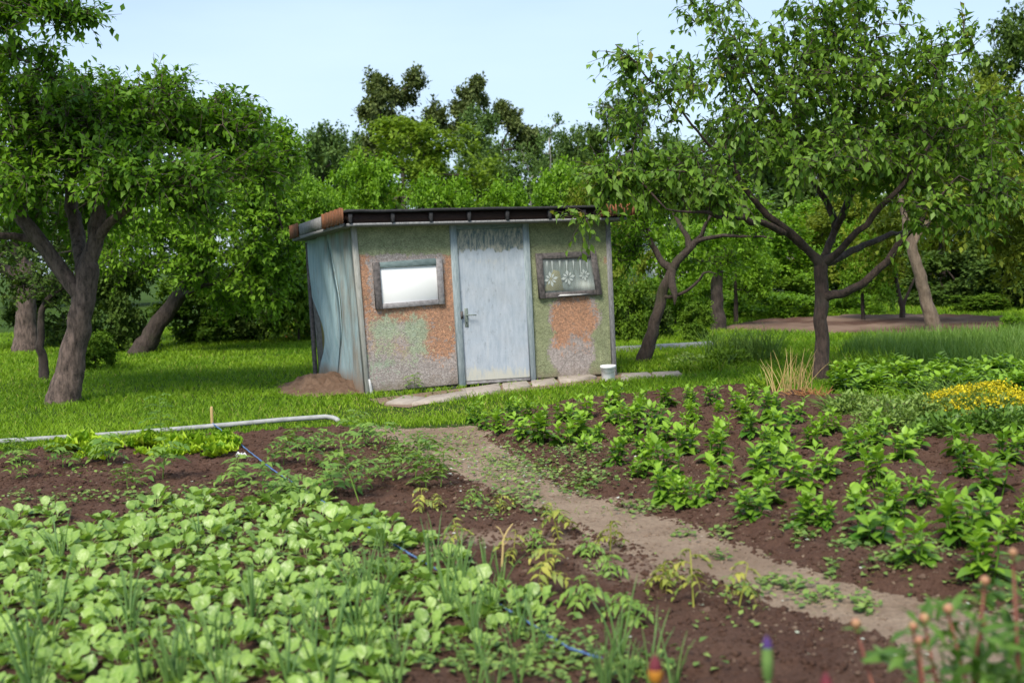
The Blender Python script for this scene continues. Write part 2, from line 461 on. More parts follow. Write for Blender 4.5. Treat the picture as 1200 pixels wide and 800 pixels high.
def door_material():
    m, t, b = mat_new('peeling_blue_paint')
    o = nd(t, 'ShaderNodeTexCoord').outputs['Object']
    st = noise(t, 9, 7, .7, o, (2.2, 1, .5)); fl = noise(t, 30, 5, .7, o, (1.3, 1, .8)); bl = noise(t, 3, 5, .6, o)
    c = mixc(t, ramp(t, st, .3, .7), (.30, .36, .44), (.47, .52, .60))
    c = mixc(t, ramp(t, bl, .45, .7, 0, .6), c, (.40, .43, .48))
    scuff = noise(t, 14, 8, .75, o, (1.2, 1, .55))
    c = mixc(t, ramp(t, scuff, .56, .66, 0, .55), c, (.20, .225, .25))
    c = mixc(t, ramp(t, noise(t, 4.5, 7, .75, o, (3, 1, .18)), .56, .70, 0, .5), c, (.52, .54, .56))
    c = mixc(t, ramp(t, math_(t, 'ADD', attr(t, 'm_cream'), math_(t, 'MULTIPLY', math_(t, 'SUBTRACT', st, .5), 1.2)), .45, .7, 0, .75), c, (.52, .50, .41))
    pk = math_(t, 'ADD', attr(t, 'm_peel'), math_(t, 'MULTIPLY', math_(t, 'SUBTRACT', st, .5), .8))
    pc = mixc(t, ramp(t, noise(t, 16, 6, .75, o, (2.2, 1, .6)), .42, .58), (.10, .145, .16), (.38, .37, .31))
    c = mixc(t, ramp(t, pk, .45, .6), c, pc)
    c = mixc(t, ramp(t, fl, .66, .71, 0, .8), c, (.14, .14, .15))
    c = mixc(t, ramp(t, math_(t, 'ADD', attr(t, 'm_teal'), math_(t, 'SUBTRACT', bl, .5)), .4, .8, 0, .8), c, (.12, .19, .20))
    t.links.new(c, b.inputs['Base Color'])
    b.inputs['Roughness'].default_value = .7
    bump(t, b, fl, .3, .006)
    return m
M['door'] = door_material()
def sheet_material():
    m, t, b = mat_new('faded_blue_sheet')
    o = nd(t, 'ShaderNodeTexCoord').outputs['Object']
    st = noise(t, 7, 7, .7, o, (2.5, 2.5, .35)); bl = noise(t, 2.4, 5, .6, o, (1.5, 1.5, .6))
    c = mixc(t, ramp(t, st, .3, .7), (.20, .32, .37), (.36, .48, .52))
    brown = mixc(t, ramp(t, st, .3, .7), (.15, .135, .115), (.32, .31, .28))
    c = mixc(t, ramp(t, math_(t, 'ADD', attr(t, 'm_grey'), math_(t, 'MULTIPLY', math_(t, 'SUBTRACT', bl, .5), 1.4)), .35, .8), c, brown)
    c = mixc(t, ramp(t, math_(t, 'ADD', attr(t, 'm_dirt'), math_(t, 'SUBTRACT', st, .5)), .4, .9, 0, .85), c, (.22, .15, .10))
    c = mixc(t, ramp(t, noise(t, 5, 8, .75, o, (3, 3, .3)), .54, .66, 0, .6), c, (.16, .13, .10))
    c = mixc(t, ramp(t, noise(t, 34, 4, .7, o, (1.5, 1.5, .7)), .64, .70, 0, .6), c, (.45, .50, .50))
    t.links.new(c, b.inputs['Base Color'])
    b.inputs['Roughness'].default_value = .75
    bump(t, b, st, .3, .01)
    return m
M['sheet'] = sheet_material()
def glass_material():
    m, t, b = mat_new('dusty_glass')
    tr = nd(t, 'ShaderNodeBsdfTransparent', {'Color': (.92, .95, .95, 1)})
    gl = nd(t, 'ShaderNodeBsdfGlossy', {'Color': (1, 1, 1, 1), 'Roughness': .45})
    df = nd(t, 'ShaderNodeBsdfDiffuse', {'Color': (.4, .4, .4, 1)})
    a = nd(t, 'ShaderNodeMixShader', {0: .05, 1: tr.outputs[0], 2: gl.outputs[0]})
    c = nd(t, 'ShaderNodeMixShader', {0: .06, 1: a.outputs[0], 2: df.outputs[0]})
    t.links.new(c.outputs[0], t.nodes['Material Output'].inputs['Surface'])
    return m
M['glass'] = glass_material()
M['curtain'] = rough_mat('curtain', (.20, .22, .21), (.36, .39, .39), 10, .9, 0, (3.2, 1, .6))
M['lace'] = rough_mat('lace', (.50, .53, .53), (.62, .64, .64), 30, .9, 0)
M['buff_paper'] = rough_mat('buff_paper', (.33, .29, .17), (.40, .35, .22), 10, .9, 0)
M['white_pane'] = rough_mat('white_pane', (.88, .89, .91), (.91, .92, .94), 3, .55, 0, spec=.4)  # even bright white, opaque, for the left window's pane
M['white_rag'] = rough_mat('white_rag', (.42, .42, .43), (.66, .66, .68), 14, .8, 0)

# ------------------------------------------------------------------ the lie of the land
LEFT_BED = gpoly([(-260, 560), (0, 530), (200, 515), (395, 500), (440, 503), (478, 520), (545, 558), (628, 590), (700, 620), (775, 648),
                  (870, 687), (960, 718), (1060, 748), (1120, 800), (1150, 900), (900, 1200), (-500, 1200), (-500, 700)])
POTATO_BED = gpoly([(545, 493), (600, 482), (700, 469), (780, 462), (860, 456), (960, 466), (1060, 476), (1330, 490), (1450, 700), (1400, 860),
                    (1250, 796), (1180, 744), (1105, 715), (995, 693), (873, 656), (792, 620), (712, 596), (652, 576), (605, 545), (568, 518)])
PATH = gpoly([(430, 497), (480, 502), (560, 497), (660, 515), (790, 555), (930, 612), (1090, 662), (1260, 705), (1500, 780), (1600, 1000), (1100, 1000),
              (960, 775), (820, 720), (700, 668), (570, 610), (490, 568), (430, 525)])
FAR_BED = gpoly([(830, 387), (880, 377), (990, 371), (1100, 370), (1210, 374), (1290, 384), (1210, 391), (1100, 394), (960, 391)])
SPUR = gpoly([(455, 630), (560, 628), (690, 632), (760, 640), (770, 655), (690, 646), (560, 645), (470, 652)])
SPUR2 = gpoly([(690, 670), (780, 652), (850, 680), (790, 690), (730, 690)])
A_ = ground(428, 462); B_ = ground(720, 440)
SW = float(np.linalg.norm(B_ - A_))
SDX = (B_ - A_) / SW; SDY = np.array([-SDX[1], SDX[0], 0])
SHED_ANG = math.atan2(SDX[1], SDX[0]); SHED_D = 2.95
def shed_local(p): d = np.asarray(p) - A_; return np.array([d @ SDX, d @ SDY, d[2]])
def fp(px, py, y=0.0):
    """pixel -> (u, z) on the shed's front plane set y metres behind the front"""
    d = ray(px, py); o = A_ + SDY * y
    t = ((o - EYE) @ SDY) / (d @ SDY)
    q = shed_local(EYE + d * t)
    return (q[0], q[2])
def lp(px, py, x=0.0):
    """pixel -> (v, z) on the shed's left side plane"""
    d = ray(px, py); o = A_ + SDX * x
    t = ((o - EYE) @ SDX) / (d @ SDX)
    q = shed_local(EYE + d * t)
    return (q[1], q[2])
SHED_FOOT = np.array([(A_ + SDX * u + SDY * v)[:2] for u, v in ((-.1, 0), (SW + .05, 0), (SW + .05, SHED_D), (-.1, SHED_D))])
PAVING = gpoly([(452, 476), (478, 478), (545, 466), (640, 456), (720, 446), (800, 441), (800, 437), (722, 437), (620, 446), (535, 456), (432, 468)])

def left_h(x, y):
    s = -sdf(LEFT_BED, x, y) + (fbm(x, y, 2.2, 5) - .5) * .22
    base = sstep(-.05, .22, s) * .075 - .035
    lump = (fbm(x, y, 1.3, 9) - .5) * .05 + (fbm(x, y, 9, 3, 3) - .5) * .06 + (fbm(x, y, 22, 31, 2) - .5) * .04
    sp = np.maximum(sstep(.1, -.1, sdf(SPUR, x, y) + (fbm(x, y, 4, 77) - .5) * .3), .8 * sstep(.1, -.1, sdf(SPUR2, x, y) + (fbm(x, y, 4, 78) - .5) * .3))
    return base + lump * sstep(0, .15, s) * (1 - .7 * sp) - .03 * sp, sp
def potato_h(x, y):
    s = -sdf(POTATO_BED, x, y) + (fbm(x, y, 2.5, 15) - .5) * .2
    base = sstep(-.05, .35, s) * .11 - .035
    lump = (fbm(x, y, 1.9, 19) - .5) * .16 + (fbm(x, y, 8, 23, 3) - .5) * .08 + (fbm(x, y, 22, 41, 2) - .5) * .045
    return base + lump * sstep(0, .3, s), np.zeros_like(np.asarray(x, float))
def path_h(x, y):
    s = -sdf(PATH, x, y) + (fbm(x, y, 3, 25) - .5) * .25
    return sstep(-.05, .2, s) * .03 - .018 + (fbm(x, y, 3, 29) - .5) * .014 + (fbm(x, y, 12, 33, 2) - .5) * .02, np.clip((fbm(x, y, 2.5, 55, 4) - .42) * 3.2, 0, 1)
def far_h(x, y):
    s = -sdf(FAR_BED, x, y)
    return sstep(-.1, .4, s) * .10 - .03 + (fbm(x, y, 4, 63) - .5) * .08 * sstep(0, .3, s), np.clip((fbm(x, y, .8, 65) - .45) * 2.4, 0, 1)
def gz(x, y):
    x = np.asarray(x, float); y = np.asarray(y, float)
    return np.maximum.reduce([np.zeros_like(x), left_h(x, y)[0], potato_h(x, y)[0], path_h(x, y)[0]])
def on_px(px, py):
    p = ground(px, py)
    for _ in range(3):
        p = ground(px, py, float(gz(p[0], p[1])))
    return p

def sheet(name, poly, hf, mat, step, bounds):
    x0, x1, y0, y1 = bounds
    xs = np.arange(x0, x1, step); ys = np.arange(y0, y1, step)
    X, Y = np.meshgrid(xs, ys)
    H, dry = hf(X, Y)
    S = sdf(poly, X, Y)
    P, w = project(np.stack([X.ravel(), Y.ravel(), np.zeros(X.size)], 1))
    vis = ((P[:, 0] > -260) & (P[:, 0] < 1460) & (P[:, 1] < 1150)).reshape(X.shape)
    keep = (S < .22) & vis
    nx = len(xs)
    q = keep[:-1, :-1] & keep[1:, :-1] & keep[:-1, 1:] & keep[1:, 1:]
    iy, ix = np.nonzero(q)
    F = np.stack([iy * nx + ix, iy * nx + ix + 1, (iy + 1) * nx + ix + 1, (iy + 1) * nx + ix], 1)
    used = np.unique(F); mp_ = np.full(X.size, -1); mp_[used] = np.arange(len(used))
    V = np.stack([X.ravel(), Y.ravel(), H.ravel()], 1)[used]
    b = Buf(); b.add(V, mp_[F])
    o = obj(name, mesh_of(name, b, mat, True, {'dry': np.broadcast_to(dry, X.shape).ravel()[used]}), kind='structure')
    return o

# big ground sheet, finer towards the camera
g = Buf()
g.add([[-400, -60, 0], [400, -60, 0], [400, 700, 0], [-400, 700, 0]], np.array([[0, 1, 2, 3]]))
o = obj('ground', mesh_of('ground', g, M['ground']), kind='structure')
o = sheet('vegetable_bed', LEFT_BED, left_h, M['soil'], .032, (-7.2, 3.2, 3.0, 13.2))
o['label'] = 'dark brown soil bed with radishes, lettuce and seedlings'
o = sheet('potato_bed', POTATO_BED, potato_h, M['soil'], .034, (-1, 8, 4.6, 16.5))
o['label'] = 'dark brown hilled soil bed to the right of the path'
o = sheet('path', PATH, path_h, M['path_soil'], .05, (-2.6, 4.5, 4.0, 13.5))
o['label'] = 'trodden pale earth path curving between the beds'
o = sheet('soil_bed', FAR_BED, far_h, M['soil'], .1, (2, 14, 18, 30))
o['label'] = 'bare brown soil bed beyond the cherry tree'

# ------------------------------------------------------------------ the shed
shed = obj('shed', None, label='leaning garden shed of peeling green and orange stucco with a blue door', cat='shed', loc=A_, rz=SHED_ANG)
def to_world(L3):
    L3 = np.atleast_2d(L3)
    return A_ + L3[:, 0:1] * SDX + L3[:, 1:2] * SDY + L3[:, 2:3] * np.array([0, 0, 1.0])
def blob(P, cx, cy, rx, ry):
    return np.exp(-((P[:, 0] - cx) / rx) ** 2 - ((P[:, 1] - cy) / ry) ** 2)
def panel(corners, y0, thick, nu, nz, relief=0.0, seed=0):
    """grid over a (u,z) quad, bottom-left, bottom-right, top-right, top-left, closed at the back"""
    c = np.array(corners, float)
    s = np.linspace(0, 1, nu + 1); t = np.linspace(0, 1, nz + 1)
    S, T = np.meshgrid(s, t)
    UZ = ((1 - S) * (1 - T))[..., None] * c[0] + (S * (1 - T))[..., None] * c[1] + (S * T)[..., None] * c[2] + ((1 - S) * T)[..., None] * c[3]
    yy = y0 + relief * (fbm(UZ[..., 0] + 3, UZ[..., 1] + 3, 2.2, seed) - .5)
    V = np.stack([UZ[..., 0], yy, UZ[..., 1]], -1).reshape(-1, 3)
    n = nu + 1
    i, j = np.meshgrid(np.arange(nz), np.arange(nu), indexing='ij')
    a = (i * n + j).ravel()
    F = np.stack([a, a + 1, a + n + 1, a + n], 1)
    ring = list(range(0, nu)) + [nu + k * n for k in range(nz)] + [nz * n + nu - k for k in range(nu)] + [(nz - k) * n for k in range(nz)]
    base = len(V); B = V[ring].copy(); B[:, 1] = y0 + thick
    m = len(ring)
    F2 = np.array([[ring[(k + 1) % m], ring[k], base + k, base + (k + 1) % m] for k in range(m)])
    b = Buf(); b.add(np.vstack([V, B]), [F, F2])
    return b, np.vstack([V, B])
# front wall, in two stucco panels either side of the door
lw = [fp(428, 461), fp(541, 450), fp(528, 258), fp(411, 262)]
rw = [fp(624, 444), fp(720, 438), fp(711, 254), fp(614, 257)]
b, V = panel(lw, 0, .06, 70, 110, .02, 1)
P, _ = project(to_world(V))
og = .16 + .75 * blob(P, 424, 330, 10, 45) + .8 * blob(P, 524, 350, 12, 70) + .75 * blob(P, 480, 368, 45, 10) + .5 * blob(P, 505, 400, 22, 40) + .45 * blob(P, 450, 400, 40, 40)
og = og * (1 - .7 * sstep(405, 440, P[:, 1]))
gr = sstep(303, 292, P[:, 1]) * 1.1 + .45 * sstep(440, 462, P[:, 1]) * sstep(500, 430, P[:, 0]) + .35 * blob(P, 425, 420, 12, 50)
mi = .70 * blob(P, 490, 398, 15, 34) + .62 * blob(P, 450, 400, 24, 34) + .35 * blob(P, 470, 380, 44, 14) + .3 * blob(P, 440, 440, 30, 18)
part('wall_panel', b, M['stucco'], shed, False, {'m_orange': og, 'm_green': gr, 'm_mint': mi}, 'stucco panel left of the door, patchy orange and mint green')
b, V = panel(rw, 0, .06, 60, 110, .02, 2)
P, _ = project(to_world(V))
og = 1.0 * blob(P, 673, 365, 30, 26) + .75 * blob(P, 655, 392, 12, 22) + .8 * blob(P, 709, 305, 5, 9) + .4 * blob(P, 690, 395, 20, 26)
patch = np.maximum(blob(P, 673, 370, 36, 34), blob(P, 670, 412, 32, 36))
gr = 1.15 - 1.35 * sstep(.25, .75, patch) - .7 * blob(P, 709, 305, 6, 10) - .6 * sstep(432, 446, P[:, 1])
part('wall_panel', b, M['stucco'], shed, False, {'m_orange': og, 'm_green': gr, 'm_mint': gr * 0}, 'green stucco panel right of the door with an orange patch')
# inner boards behind everything, back and right walls
b = Buf(); W2 = SW - .03
b.add([[.02, SHED_D, 0], [W2, SHED_D, 0], [W2 - .06, SHED_D, 2.06], [-.06, SHED_D, 2.06], [.02, SHED_D - .05, 0], [W2, SHED_D - .05, 0], [W2 - .06, SHED_D - .05, 2.06], [-.06, SHED_D - .05, 2.06]],
      np.array([[0, 1, 2, 3], [7, 6, 5, 4], [0, 4, 5, 1], [1, 5, 6, 2], [2, 6, 7, 3], [3, 7, 4, 0]]))
part('back_wall', b, M['grey_wood'], shed)
b = Buf()
b.add([[W2, .07, 0], [W2, SHED_D - .06, 0], [W2 - .08, SHED_D - .06, 2.06], [W2 - .08, .07, 2.06], [W2 - .05, .07, 0], [W2 - .05, SHED_D - .06, 0], [W2 - .13, SHED_D - .06, 2.06], [W2 - .13, .07, 2.06]], BOXF)
part('side_wall', b, M['stucco'], shed, False, {'m_orange': np.zeros(8), 'm_green': np.ones(8), 'm_mint': np.zeros(8)})
# left side: boarding seen through the gap, then two warped blue sheets
b = Buf()
b.add([[.10, .08, 0], [.10, SHED_D - .06, 0], [.02, SHED_D - .06, 2.05], [.02, .08, 2.05], [.14, .08, 0], [.14, SHED_D - .06, 0], [.06, SHED_D - .06, 2.05], [.06, .08, 2.05]], BOXF)
part('inner_wall', b, M['yellow_board'], shed)
def warped(name, left_px, right_px, x_amp, ph, grey):
    """sheet between two traced edges on the side plane; bellies in and out of that plane"""
    lq = np.array([lp(*p) for p in left_px]); rq = np.array([lp(*p) for p in right_px])
    n = 40; m = 14
    def res(q):
        d = np.r_[0, np.cumsum(np.linalg.norm(np.diff(q, axis=0), axis=1))]; d /= d[-1]
        t = np.linspace(0, 1, n + 1)
        v = np.stack([np.interp(t, d, q[:, 0]), np.interp(t, d, q[:, 1])], 1)
        for _ in range(6):
            v[1:-1] = (v[:-2] + 2 * v[1:-1] + v[2:]) / 4
        return v
    lq, rq = res(lq), res(rq)
    s = np.linspace(0, 1, m + 1)
    VZ = lq[:, None] * (1 - s)[None, :, None] + rq[:, None] * s[None, :, None]
    t = np.linspace(0, 1, n + 1)[:, None]
    X = x_amp * np.sin(t * 5.2 + ph) * (1 - s[None]) * .8 + .022 * np.cos(s[None] * 12) - .012 - .035 * (1 - t)
    V = np.stack([X, VZ[..., 0], VZ[..., 1]], -1)
    V2 = V.copy(); V2[..., 0] += .02
    k = m + 1
    i, j = np.meshgrid(np.arange(n), np.arange(m), indexing='ij'); a = (i * k + j).ravel()
    F = np.stack([a, a + 1, a + k + 1, a + k], 1); off = (n + 1) * k
    ring = list(range(0, m)) + [m + q * k for q in range(n)] + [n * k + m - q for q in range(m)] + [(n - q) * k for q in range(n)]
    F3 = np.array([[ring[q], ring[(q + 1) % len(ring)], off + ring[(q + 1) % len(ring)], off + ring[q]] for q in range(len(ring))])
    b = Buf(); b.add(np.vstack([V.reshape(-1, 3), V2.reshape(-1, 3)]), [F, F[:, ::-1] + off, F3])
    z = np.r_[V[..., 2].ravel(), V2[..., 2].ravel()]; ss = np.r_[np.broadcast_to(s[None], (n + 1, k)).ravel()] ; ss = np.r_[ss, ss]
    part(name, b, M['sheet'], shed, True, {'m_grey': grey[0] + grey[1] * ss, 'm_dirt': sstep(.45, .05, z) * .9})
warped('side_sheet', [(360, 284), (362, 310), (367, 345), (376, 372), (381, 392), (378, 412), (372, 430), (369, 448)],
       [(384, 276), (391, 310), (398, 350), (400, 390), (397, 420), (394, 455)], -.025, .4, (.0, .3))
warped('side_sheet', [(385, 276), (392, 310), (399, 350), (401, 390), (398, 420), (395, 455)],
       [(413, 268), (416, 310), (420, 350), (423, 390), (426, 430), (428, 464)], -.02, 2.2, (.45, .2))
# posts and trims
b = Buf(); tube(b, [[-.03, SHED_D + .02, 0], [-.06, SHED_D + .02, 2.0]], [.035, .035], 4)
part('corner_post', b, M['dark_wood'], shed)
b = Buf(); prism(b, [fp(428, 464), fp(433, 463), fp(417, 262), fp(411, 262)], -.03, .05)
part('corner_trim', b, M['trim'], shed)
b = Buf(); prism(b, [fp(717, 440), fp(722, 439), fp(714, 254), fp(709, 254)], -.03, .05)
part('corner_trim', b, M['grey_wood'], shed)
b = Buf(); prism(b, [fp(429, 462), fp(540, 452), fp(540, 456), fp(430, 466)], -.02, .05)
part('sill_beam', b, M['dark_wood'], shed)
b = Buf(); prism(b, [fp(433, 463), fp(437, 462), fp(433, 444), fp(431, 444)], -.045, -.03)
part('loose_flashing', b, M['white_rag'], shed, label='bent white strip at the foot of the corner')
# door, its frame and furniture
dq = [fp(545, 447), fp(621, 442), fp(612, 266), fp(533, 269)]
b, V = panel(dq, -.015, .05, 60, 130, .006, 5)
P, _ = project(to_world(V))
peel = 1.1 * sstep(308, 280, P[:, 1] + 22 * (fbm(P[:, 0], P[:, 1] * .3, .12, 4) - .5)) + .3 * sstep(618, 606, P[:, 0]) * 0
cream = .75 * sstep(408, 445, P[:, 1]) + .5 * blob(P, 570, 306, 50, 8)
teal = .7 * sstep(276, 266, P[:, 1])
door = part('door', b, M['door'], shed, False, {'m_peel': peel, 'm_cream': cream, 'm_teal': teal}, 'faded blue door with paint peeling at the top')
for q in ([(537, 453), (545, 452), (533, 262), (526, 262)], [(621, 446), (627, 445), (618, 259), (611, 259)]):
    b = Buf(); prism(b, [fp(*p) for p in q], -.05, .05); part('door_jamb', b, M['jamb'], shed)
b = Buf(); prism(b, [fp(533.6, 269), fp(611, 266), fp(611, 259), fp(533, 262)], -.045, .05); part('door_lintel', b, M['teal_wood'], shed)
b = Buf(); prism(b, [fp(545.6, 450.5), fp(620.5, 445.5), fp(620.5, 442.5), fp(545.6, 447.5)], -.035, .05); part('threshold', b, M['lilac_wood'], shed)
b = Buf(); prism(b, [fp(544.6, 383), fp(548.6, 383), fp(547.6, 361), fp(543.6, 361)], -.027, -.014); hp = part('lock_plate', b, M['steel'], door)
hu, hz = fp(546, 369)
b = Buf(); tube(b, [[hu, -.02, hz], [hu, -.07, hz], [hu + .03, -.075, hz], [hu + .12, -.072, hz - .005]], [.009, .009, .009, .008], 6); part('handle', b, M['steel'], door)
b = Buf(); ku, kz = fp(546, 378); box(b, ku - .006, ku + .006, -.031, -.0265, kz - .014, kz + .014); part('keyhole', b, M['felt'], door)
b = Buf(); hu2, hz2 = fp(540, 368); box(b, hu2 - .02, hu2 + .015, -.058, -.048, hz2 - .06, hz2 + .04); part('hasp', b, M['dark_wood'], door)
# windows
def window(outer, inner, mats, pane_mat, pane_y, label):
    w = obj('window', None, shed, label)
    o4 = [fp(*p) for p in outer]; i4 = [fp(*p) for p in inner]      # bl br tr tl
    k = .004
    o4 = [np.array(q) for q in o4]; i4 = [np.array(q) for q in i4]
    tl = o4[3] + (o4[2] - o4[3]) * .09; tr = o4[2] + (o4[3] - o4[2]) * .085; bl = o4[0] + (o4[1] - o4[0]) * .09; br = o4[1] + (o4[0] - o4[1]) * .085
    sides = [('frame_bottom', [bl, br, br + (i4[1] - br) * [0, 1], bl + (i4[0] - bl) * [0, 1]]), ('frame_right', [br, o4[1], o4[2], tr]),
             ('frame_top', [tl + (i4[3] - tl) * [0, 1], tr + (i4[2] - tr) * [0, 1], tr, tl]), ('frame_left', [o4[0], bl, tl, o4[3]])]
    for j, (nm, q) in enumerate(sides):
        b = Buf(); prism(b, q, -.045 - .012 * (j % 2), .02, ch=.004); part(nm, b, M[mats[j]], w)
    c = np.mean(i4, 0)
    pq = [tuple(c + (np.array(p) - c) * 1.03) for p in i4]
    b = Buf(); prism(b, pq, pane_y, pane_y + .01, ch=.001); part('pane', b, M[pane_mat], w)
    return w, i4
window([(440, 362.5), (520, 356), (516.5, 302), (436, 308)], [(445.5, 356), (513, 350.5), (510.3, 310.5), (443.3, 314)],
       ['lilac_wood', 'lilac_wood', 'teal_wood', 'dark_wood'], 'white_pane', -.02, 'weathered window left of the door, filled with a plain white pane')
w2, i4 = window([(631, 350), (704, 345), (696.5, 294), (627, 297)], [(636, 343.5), (697, 339.5), (693.5, 301.5), (633.5, 303.5)],
                ['dark_wood', 'dark_wood', 'dark_wood', 'dark_wood'], 'glass', -.03, 'dark framed window right of the door with lace curtain')
c = np.mean(i4, 0); cq = [tuple(c + (np.array(p) - c) * 1.05) for p in i4]
b, V = panel(cq, -.010, .004, 60, 6)
b.V[0][:, 1] += .004 * np.sin(b.V[0][:, 0] * 70)
part('curtain', b, M['curtain'], w2, True)
b = Buf(); prism(b, [fp(636.5, 341), fp(660, 340), fp(655, 318), fp(648, 316)], -.0185, -.0165, ch=.0005); part('buff_patch', b, M['buff_paper'], w2)
for (fx, fy, fr) in ((645, 327, 9), (665, 325, 9), (684, 322, 7)):
    b = Buf(); cu, cz = fp(fx, fy); rr = fr / FPX * 15.9 * 1.05
    for k in range(8):
        a = k * math.pi / 4 + .2; L1 = rr * (1.0 if k % 2 == 0 else .8)
        d = np.array([math.cos(a), math.sin(a)]); n2 = np.array([-d[1], d[0]])
        pts = [d * L1 * .18, d * L1 * .65 + n2 * L1 * .2, d * L1, d * L1 * .65 - n2 * L1 * .2]
        b.add([[cu + q[0], -.0212 - .0003 * k, cz + q[1]] for q in pts], np.array([[0, 3, 2, 1]]))
    part('lace_flower', b, M['lace'], w2)
for k, fx in enumerate((640, 646, 655, 663, 671, 679, 687)):
    b = Buf(); cu, cz = fp(fx, 306 - .03 * (fx - 635)); hh = (.10, .16, .12, .2, .14, .22, .15)[k]
    b.add([[cu - .012, -.0208, cz], [cu + .014, -.0208, cz], [cu + .004, -.0208, cz - hh]], np.array([[0, 2, 1]]))
    part('lace_fringe', b, M['lace'], w2)
b = Buf()
sill = [fp(652, 347), fp(680, 345.6), fp(690, 343.6), fp(672, 344.6), fp(655, 344.8)]
b.add([[u, -.060, z] for u, z in sill] + [[u, -.052, z] for u, z in sill], [np.array([[0, 1, 2, 3, 4]]), np.array([[k, 5 + k, 5 + (k + 1) % 5, (k + 1) % 5] for k in range(5)])])
part('torn_film', b, M['white_rag'], w2)
# roof: felt slab on a dark beam, with rafter ends, soffit strip, side fascia and rusty tin corner caps
roof = obj('roof', None, shed, 'low flat roof of black felt over dark beams')
yF = -.28
fl_t = fp(405, 246, yF); fl_b = fp(405, 265, yF); fr_t = fp(738, 240, yF); fr_b = fp(738, 256, yF)
def zl(u, tl, tr): return tl[1] + (u - tl[0]) / (tr[0] - tl[0]) * (tr[1] - tl[1])
x0, x1, yB = fl_t[0], fr_t[0], SHED_D + .28
DROP = .10
def roof_slab(nm, xa, xb, ya, yb, off0, off1, mat, parent=roof, wob=0.0, lab=None):
    nx, ny = 30, 8
    X, Y = np.meshgrid(np.linspace(xa, xb, nx + 1), np.linspace(ya, yb, ny + 1))
    top = np.array([zl(u, fl_t, fr_t) for u in X.ravel()]).reshape(X.shape) - DROP * (Y - yF) / (yB - yF) + wob * (fbm(X + 9, Y + 9, 2.5, 3) - .5)
    V = np.vstack([np.stack([X, Y, top + off1], -1).reshape(-1, 3), np.stack([X, Y, top + off0], -1).reshape(-1, 3)])
    k = nx + 1; i, j = np.meshgrid(np.arange(ny), np.arange(nx), indexing='ij'); a = (i * k + j).ravel(); off = (ny + 1) * k
    F = np.stack([a, a + 1, a + k + 1, a + k], 1)
    ring = list(range(0, nx)) + [nx + q * k for q in range(ny)] + [ny * k + nx - q for q in range(nx)] + [(ny - q) * k for q in range(ny)]
    F3 = np.array([[ring[(q + 1) % len(ring)], ring[q], off + ring[q], off + ring[(q + 1) % len(ring)]] for q in range(len(ring))])
    b = Buf(); b.add(V, [F, F[:, ::-1] + off, F3])
    return part(nm, b, M[mat], parent, False, None, lab)
roof_slab('felt_sheet', x0, x1 - .45, yF - .02, yB, -.035, .0, 'felt', wob=.02)
roof_slab('felt_sheet', x1 - .448, x1, yF + .02, yB, -.035, -.004, 'felt')
roof_slab('roof_deck', x0 + .02, x1 - .02, yF + .10, yB - .02, -.115, -.036, 'tar_wood')
roof_slab('beam', x0 + .03, x1 - .03, yF + .06, yF + .098, -.165, -.05, 'tar_wood')
roof_slab('soffit_strip', x0 + .01, x1 - .04, yF + .02, yF + .058, -.200, -.166, 'grey_wood')
roof_slab('soffit_board', x0 + .02, x1 - .04, yF + .10, yB - .04, -.205, -.17, 'grey_wood')
for px in (405, 455, 500, 545, 590, 640, 680):
    u = fp(px, 250, yF)[0] + .06; z = zl(u, fl_t, fr_t)
    b = Buf(); prism(b, [(u - .02, z - .165), (u + .02, z - .165), (u + .025, z - .05), (u - .025, z - .05)], yF, yF + .06); part('rafter_end', b, M['felt'], roof)
# left fascia
def side_board(nm, ya, yb, xo, h0, h1, mat, lab=None):
    b = Buf(); z = zl(x0, fl_t, fr_t)
    za, zb = z - DROP * (ya - yF) / (yB - yF), z - DROP * (yb - yF) / (yB - yF)
    b.add([[xo, ya, za + h0], [xo, yb, zb + h0], [xo, yb, zb + h1], [xo, ya, za + h1], [xo + .03, ya, za + h0], [xo + .03, yb, zb + h0], [xo + .03, yb, zb + h1], [xo + .03, ya, za + h1]], BOXF)
    return part(nm, b, M[mat], roof, False, None, lab)
side_board('side_fascia', yF + 1.22, yB - .64, x0 - .035, -.15, .01, 'grey_wood')
side_board('side_soffit', yF + .1, yB - .05, x0 - .03, -.205, -.155, 'grey_wood')
def tin_cap(ya, yb, lab):
    b = Buf(); n = 14
    z = zl(x0, fl_t, fr_t)
    for k in range(n):
        a0 = ya + (yb - ya) * k / n; a1 = ya + (yb - ya) * (k + .92) / n
        za = z - DROP * (a0 - yF) / (yB - yF)
        box(b, x0 - .055 - .0025 * ((k * 3) % 4) / 3, x0 - .038, a0, a0 + (yb - ya) / n - .0005, za - .17 + .006 * ((k * 7) % 3), za + .02 + .006 * ((k * 5) % 3), (k * .37) % 1)
    return part('tin_cap', b, M['rust'], roof, False, None, lab)
tin_cap(yF - .03, yF + 1.2, 'rusty orange tin cap on the front left corner')
tin_cap(yB - .62, yB + .02, 'rusty orange tin cap on the rear left corner')
b = Buf()
for k in range(12):
    ua = x1 - .44 + .5 * k / 12
    zt = zl(ua, fl_t, fr_t)
    box(b, ua, ua + .041, yF - .03 - .002 * (k % 3), yF + .0, zt - .15 + .006 * (k % 3), zt + .008 + .005 * ((k * 5) % 3))
part('tin_cap', b, M['rust'], roof, False, None, 'rusty red tin cap on the front right corner')

